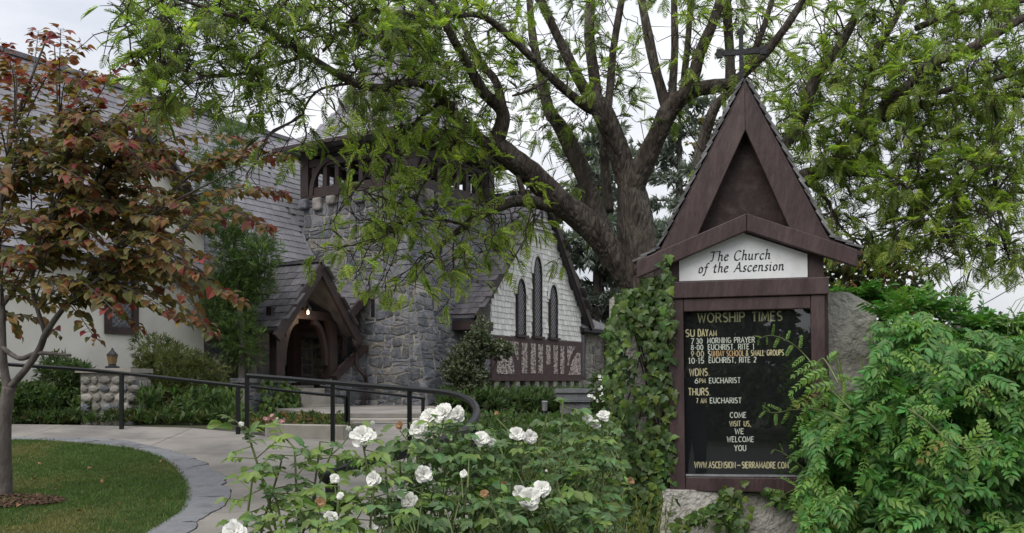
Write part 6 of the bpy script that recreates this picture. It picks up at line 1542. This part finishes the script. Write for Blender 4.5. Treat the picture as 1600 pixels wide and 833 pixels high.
spiky('yellow-green foxtail fern rising behind the right-hand rose bush', 885, 668, 6.5, 34, .8, .16)
spiky('small yellow-green foxtail fern at the lower right of the roses', 945, 800, 4.6, 22, .8, .07)

# ================================================================ IVY on the pillar
iv = thing('ivy_plant', 'dense dark ivy climbing the left half of the concrete pillar beside the notice board', 'ivy', (.85, SY+.1, .3))
its = []; rr_ = random.Random(12); gaps = [(992, 545, 20, 28), (985, 600, 14, 30), (1005, 585, 12, 40), (1000, 650, 14, 20), (1030, 640, 9, 30)]
def ivy_at(px, py, Y, s=.055):
    p = P(px, py, Y); its.append((IVYL[1 if rr_.random() < .3 else 0], frame_m(p, Vector((rr_.gauss(0, .5), -.25, -1+rr_.gauss(0, .5))), Vector((0, -1, .35))+rv(.35), s*rr_.uniform(.6, 1.35))))
c_ = 0
while c_ < 2300:
    py = rr_.uniform(432, 840); px = rr_.uniform(948+max(0, (500-py)*.45), 1054+max(0, (py-700)*.02))
    if py < 450 and px < 1000: continue
    if any(((px-a)/w_)**2+((py-b)/h_)**2 < 1 for a, b, w_, h_ in gaps) and rr_.random() < .88: continue
    ivy_at(px, py, SY+.16-.12*rr_.random()-(.1 if px < 975 else 0)); c_ += 1
for i in range(60): ivy_at(1040+rr_.gauss(0, 5), rr_.uniform(395, 560), SY-.02)
for k in range(3):
    for i in range(110):
        t_ = rr_.random(); x = (1050+100*t_, 1140+rr_.gauss(0, 9), 1200+30*t_)[k]; y = (832-70*t_*(1-.2*t_), 765+60*t_, 770+10*t_)[k]
        if k == 2 and i > 25: continue
        ivy_at(x+rr_.gauss(0, 6), y+rr_.gauss(0, 4), SY-.06)
g = Geo()
for k in range(9):
    x0 = 960+k*11; pts = []
    for j in range(9): pts.append(P(x0+18*math.sin(j*.9+k), 840-j*46, SY+.16))
    g.tube(pts, .006, 4)
g.mk('stems', M['twig'], iv, kind='stuff'); scatter(iv, 'leaf', its, 300, 'foliage')

# ================================================================ WISTERIA
ws = thing('wisteria_vine', 'big mound of bright green wisteria spilling beside and over the notice board', 'vine', (3.2, 5.6, .3))
its = []; rr_ = random.Random(21); gs = Geo()
def top_y(px):   # silhouette of the mound in the photo's columns
    xs_ = [1230, 1265, 1292, 1352, 1372, 1400, 1450, 1500, 1560, 1620, 1750]; ys_ = [590, 610, 606, 600, 500, 482, 480, 505, 512, 508, 500]
    return float(np.interp(px, xs_, ys_))
for layer, (n, yoff, sc_) in enumerate(((520, .75, .27), (820, .38, .225), (1050, .0, .21))):
    for i in range(n):
        px = rr_.uniform(1262, 1700); ty = top_y(px); py = ty+(900-ty)*rr_.random()**1.15
        if noise.noise(Vector((px*.017, py*.022, layer*.3))) < -.16 and layer == 2: continue
        f = (py-ty)/(900-ty); Y = 6.0-.9*math.sqrt(f)-.35*min(1, (px-1262)/200)+yoff+rr_.uniform(-.15, .15)
        if px < 1300: Y = min(Y+.1, 6.1)-.15
        p = P(px, py+6, Y); d = Vector((rr_.gauss(0, .8)-.15, -.55-rr_.random()*.5, rr_.gauss(-.15, .45))); 
        y_ = rr_.random() < (.30 if layer == 2 else .1)
        its.append((WIS_OLD if rr_.random() < .018 else WIS[rr_.randrange(3) if not y_ else 3+rr_.randrange(2)], frame_m(p-d.normalized()*.1, d, Vector((0, -.35, 1))+rv(.3), sc_*rr_.uniform(.65, 1.15))))
for k in range(26):     # upright shoots on the crest
    px = rr_.uniform(1372, 1610); p = P(px, top_y(max(px, 1370) if px > 1345 else px)+8, 5.9)
    if px < 1350: p = P(px, 478+rr_.uniform(0, 10), 6.45)
    for j in range(4): its.append((WIS[rr_.randrange(5)], frame_m(p, Vector((rr_.gauss(0, .7), rr_.gauss(-.2, .5), .7)), Z3+rv(.4), .2*rr_.uniform(.7, 1.1))))
for i in range(60):     # behind the bare concrete top
    px = rr_.uniform(1285, 1365); its.append((WIS[rr_.randrange(5)], frame_m(P(px, 462+rr_.uniform(-8, 8)+.08*(px-1285), 6.8), Vector((rr_.gauss(0, .8), -.3, .25)), Z3+rv(.4), .2)))
def spray(pts_px, n, s0, s1, young=True):
    pts = [Vector(q) for q in bez([tuple(P(*q)) for q in pts_px], 10)]; gs.tube(pts, [.006*(1-.7*i/len(pts)) for i in range(len(pts))], 4, False)
    for i in range(n):
        t_ = i/(n-1); idx = t_*(len(pts)-1.01); k = int(idx); p = pts[k].lerp(pts[k+1], idx-k); al = (pts[k+1]-pts[k]).normalized(); sd_ = al.cross(Vector((0, -1, 0))).normalized()*(1 if i % 2 else -1)
        d = al*.4+sd_*.9+Vector((0, -.25, -.25))+rv(.2); its.append((WIS[3+i % 2] if young else WIS[i % 3], frame_m(p, d, Vector((0, -1, .5))+rv(.25), s0+(s1-s0)*t_)))
FY = 5.62
spray([(1330, 640, 5.3), (1290, 600, 5.4), (1262, 560, FY), (1235, 535, FY), (1205, 524, FY), (1185, 530, FY)], 15, .13, .035)
spray([(1320, 660, 5.2), (1280, 640, 5.4), (1240, 640, FY), (1210, 645, FY), (1192, 640, FY)], 12, .14, .04)
spray([(1310, 600, 5.3), (1285, 560, 5.5), (1270, 590, 5.5), (1262, 640, FY), (1270, 690, FY)], 16, .16, .14)
spray([(1340, 800, 5.2), (1290, 770, 5.4), (1255, 762, FY), (1230, 770, FY), (1212, 785, FY)], 10, .14, .08)
spray([(1310, 790, 5.3), (1270, 745, FY), (1230, 712, FY), (1210, 702, FY)], 5, .1, .03)
spray([(1300, 830, 5.2), (1280, 790, 5.3), (1255, 760, 5.4)], 8, .17, .12)
spray([(1420, 640, 4.8), (1450, 660, 4.7), (1500, 700, 4.6), (1560, 690, 4.6)], 10, .12, .16)
for k in range(14):
    x0 = rr_.uniform(1300, 1600); gs.tube([P(x0, 900, 5.9), P(x0+rr_.uniform(-40, 40), 720, 5.7), P(x0+rr_.uniform(-60, 60), 560, 5.9)], [.02, .012, .006], 5)
for k in range(3):      # curled tendrils at the far right
    a = P(1575+8*k, 520, 5.6); gs.tube([a, a+Vector((.0, 0, .12)), a+Vector((.05, 0, .2)), a+Vector((.14, 0, .24))], .0025, 3, False)
gs.mk('stems', M['rose_stem'], ws, kind='stuff'); scatter(ws, 'leaf', its, 300, 'foliage')
# backing shrub mass behind the wisteria so that no bare ground shows
c = P(1480, 600, 8); shrub('dark_hedge', 'dark green hedge just behind the wisteria mound', 'hedge', (c.x, 8, .4), c, (1.9, .6, .55), 1500, [CAMT[0], BRT[2]], .22)

# ================================================================ utility pole and wire, far right
up = thing('utility_pole', 'thin distant utility pole showing above the wisteria', 'utility pole', (P(1498, 0, 45).x, 45, .8)); g = Geo(); x = P(1498, 0, 45).x; g.tube([(x, 45, .8), (x, 45, P(0, 458, 45).z)], [.12, .06], 6); g.mk('pole', M['bark_grey'], up)
uw = thing('power_line', 'single dark overhead wire slanting up to the right above the wisteria', 'wire', P(1500, 494, 44)); g = Geo(); g.tube([Vector(q) for q in bez([tuple(P(1500, 494, 44)), tuple(P(1550, 468, 38)), tuple(P(1700, 380, 28))], 6)], .018, 4); g.mk('wire', M['iron'], uw)

# ================================================================ across the road (seen mirrored in the glass)
for i, (x, y, s) in enumerate(((-9, -17, 1.0), (-4.4, -17.5, 1.25), (4.4, -21, 1.0), (-15, -19, 1.2), (9, -20, 1.2), (-3.4, -20.5, 1.3))):
    leafy_tree(('dark spreading street tree', 'broad dark oak', 'tall shade tree', 'bushy oak', 'rounded oak', 'small shade tree')[i]+' across the road, mirrored in the notice board glass', (x, y, -.15),
               [(Vector((x+dx*s, y+dy, z*s)), (2.2*s, 1.6, 1.7*s), 260) for dx, dy, z in ((0, 0, 4.6), (-1.8, .3, 3.4), (1.8, -.3, 3.6), (0, .6, 2.4), (-.6, 0, 1.3), (1.2, .2, 1.2))], [CAMT[0], BRT[0]], .95, trunk_r=.25, name='oak_tree')
c = Vector((-5, -14.5, 1.1)); shrub('street_hedge', 'long dark hedge across the road, mirrored in the notice board glass', 'hedge', (-5, -14.5, -.15), c, (6.5, .7, 1.3), 2600, [CAMT[0], BRT[2]], .5)
hs_ = thing('house', 'pale house with a dark gabled roof across the road, mirrored in the notice board', 'house', (1.6, -24, -.15))
g = Geo(); g.prism([(-2.6, -.2), (2.6, -.2), (2.6, 2.6), (0, 4.1), (-2.6, 2.6)], (1.6, -24, 0), (1, 0, 0), (0, 0, 1), (0, -1, 0), 0, 6); g.mk('wall', M['flag'], hs_)
for s_ in (-1, 1):
    g = Geo(); g.add([(1.6, -23.6, 4.3), (1.6+s_*3.1, -23.6, 2.5), (1.6+s_*3.1, -30.3, 2.5), (1.6, -30.3, 4.3), (1.6, -23.6, 4.15), (1.6+s_*3.1, -23.6, 2.35), (1.6+s_*3.1, -30.3, 2.35), (1.6, -30.3, 4.15)], [(0,1,2,3),(7,6,5,4),(0,4,5,1),(1,5,6,2),(2,6,7,3),(3,7,4,0)]); g.mk('roof', M['slate_brown'], hs_)
for x in (.4, 2.8):
    g = Geo(); g.box((x-.5, -23.98, .9), (x+.5, -23.9, 2.1)); g.mk('window', M['glass_dark'], hs_)
# photographer, mirrored in the glass
def person():
    me = bpy.data.meshes.new('body'); J = {'pel': (0, 0, .95), 'wai': (0, 0, 1.12), 'che': (0, .0, 1.36), 'nek': (0, .0, 1.5), 'hd0': (0, .02, 1.58), 'hd1': (0, .01, 1.72),
      'hl': (-.1, 0, .9), 'kl': (-.12, .02, .5), 'al': (-.13, -.02, .08), 'fl': (-.14, .12, .03), 'hr': (.1, 0, .9), 'kr': (.12, .02, .5), 'ar': (.13, -.02, .08), 'fr': (.14, .12, .03),
      'sl': (-.19, 0, 1.43), 'el': (-.34, .1, 1.26), 'wl': (-.13, .24, 1.47), 'ml': (-.08, .27, 1.53), 'sr': (.19, 0, 1.43), 'er': (.34, .1, 1.26), 'wr': (.13, .24, 1.47), 'mr': (.08, .27, 1.53)}
    rad_ = {'pel': .15, 'wai': .145, 'che': .17, 'nek': .06, 'hd0': .085, 'hd1': .085, 'hl': .1, 'kl': .065, 'al': .045, 'fl': .04, 'hr': .1, 'kr': .065, 'ar': .045, 'fr': .04, 'sl': .07, 'el': .05, 'wl': .032, 'ml': .035, 'sr': .07, 'er': .05, 'wr': .032, 'mr': .035}
    E = ['pel wai', 'wai che', 'che nek', 'nek hd0', 'hd0 hd1', 'pel hl', 'hl kl', 'kl al', 'al fl', 'pel hr', 'hr kr', 'kr ar', 'ar fr', 'che sl', 'sl el', 'el wl', 'wl ml', 'che sr', 'sr er', 'er wr', 'wr mr']
    ks = list(J); vs = [J[k] for k in ks]; es = [tuple(ks.index(x) for x in e.split()) for e in E]
    fr_ = []
    for s_, b in ((-1, 'ml'), (1, 'mr')):     # fingers
        for k in range(4):
            i0 = len(vs); p = Vector(J[b]); vs += [tuple(p+Vector((-s_*.02, .01+.014*k, .03))), tuple(p+Vector((-s_*.055, .012+.014*k, .05)))]; es += [(ks.index(b), i0), (i0, i0+1)]; fr_ += [i0, i0+1]
        i0 = len(vs); vs += [tuple(Vector(J[b])+Vector((-s_*.03, .0, -.02)))]; es += [(ks.index(b), i0)]; fr_.append(i0)
    me.from_pydata(vs, es, []); t_ = thing('person', 'person in dark shirt and jeans holding up a camera, mirrored in the notice board', 'person', (0, -.42, -.02))
    o = bpy.data.objects.new('body', me); COL.objects.link(o); o.parent = t_; sk = o.modifiers.new('skin', 'SKIN')
    for i, v in enumerate(me.skin_vertices[0].data):
        r = rad_[ks[i]] if i < len(ks) else .009; v.radius = (r, r*.75 if i < 3 else r); v.use_root = (i == 0)
    ss = o.modifiers.new('sub', 'SUBSURF'); ss.levels = 2; ss.render_levels = 2
    for m in ('shirt',): me.materials.append(M[m])
    g = Geo(); g.tube([(0, .02, 1.69), (0, .0, 1.75), (0, -.01, 1.80), (0, -.01, 1.82)], [.095, .10, .07, .02], 10); g.mk('hair', M['hair'], None).parent = t_
    for s_ in (-1, 1):
        g = Geo(); g.tube([(s_*.1, 0, .92), (s_*.12, .02, .5), (s_*.13, -.02, .1)], [.115, .08, .07], 10); g.mk('trouser_leg', M['jeans'], None).parent = t_
    g = Geo(); g.box((-.065, .22, 1.56), (.065, .30, 1.65)); g.tube([(0, .30, 1.6), (0, .36, 1.6)], .035, 12); g.mk('held_camera', M['iron'], None).parent = t_
person()
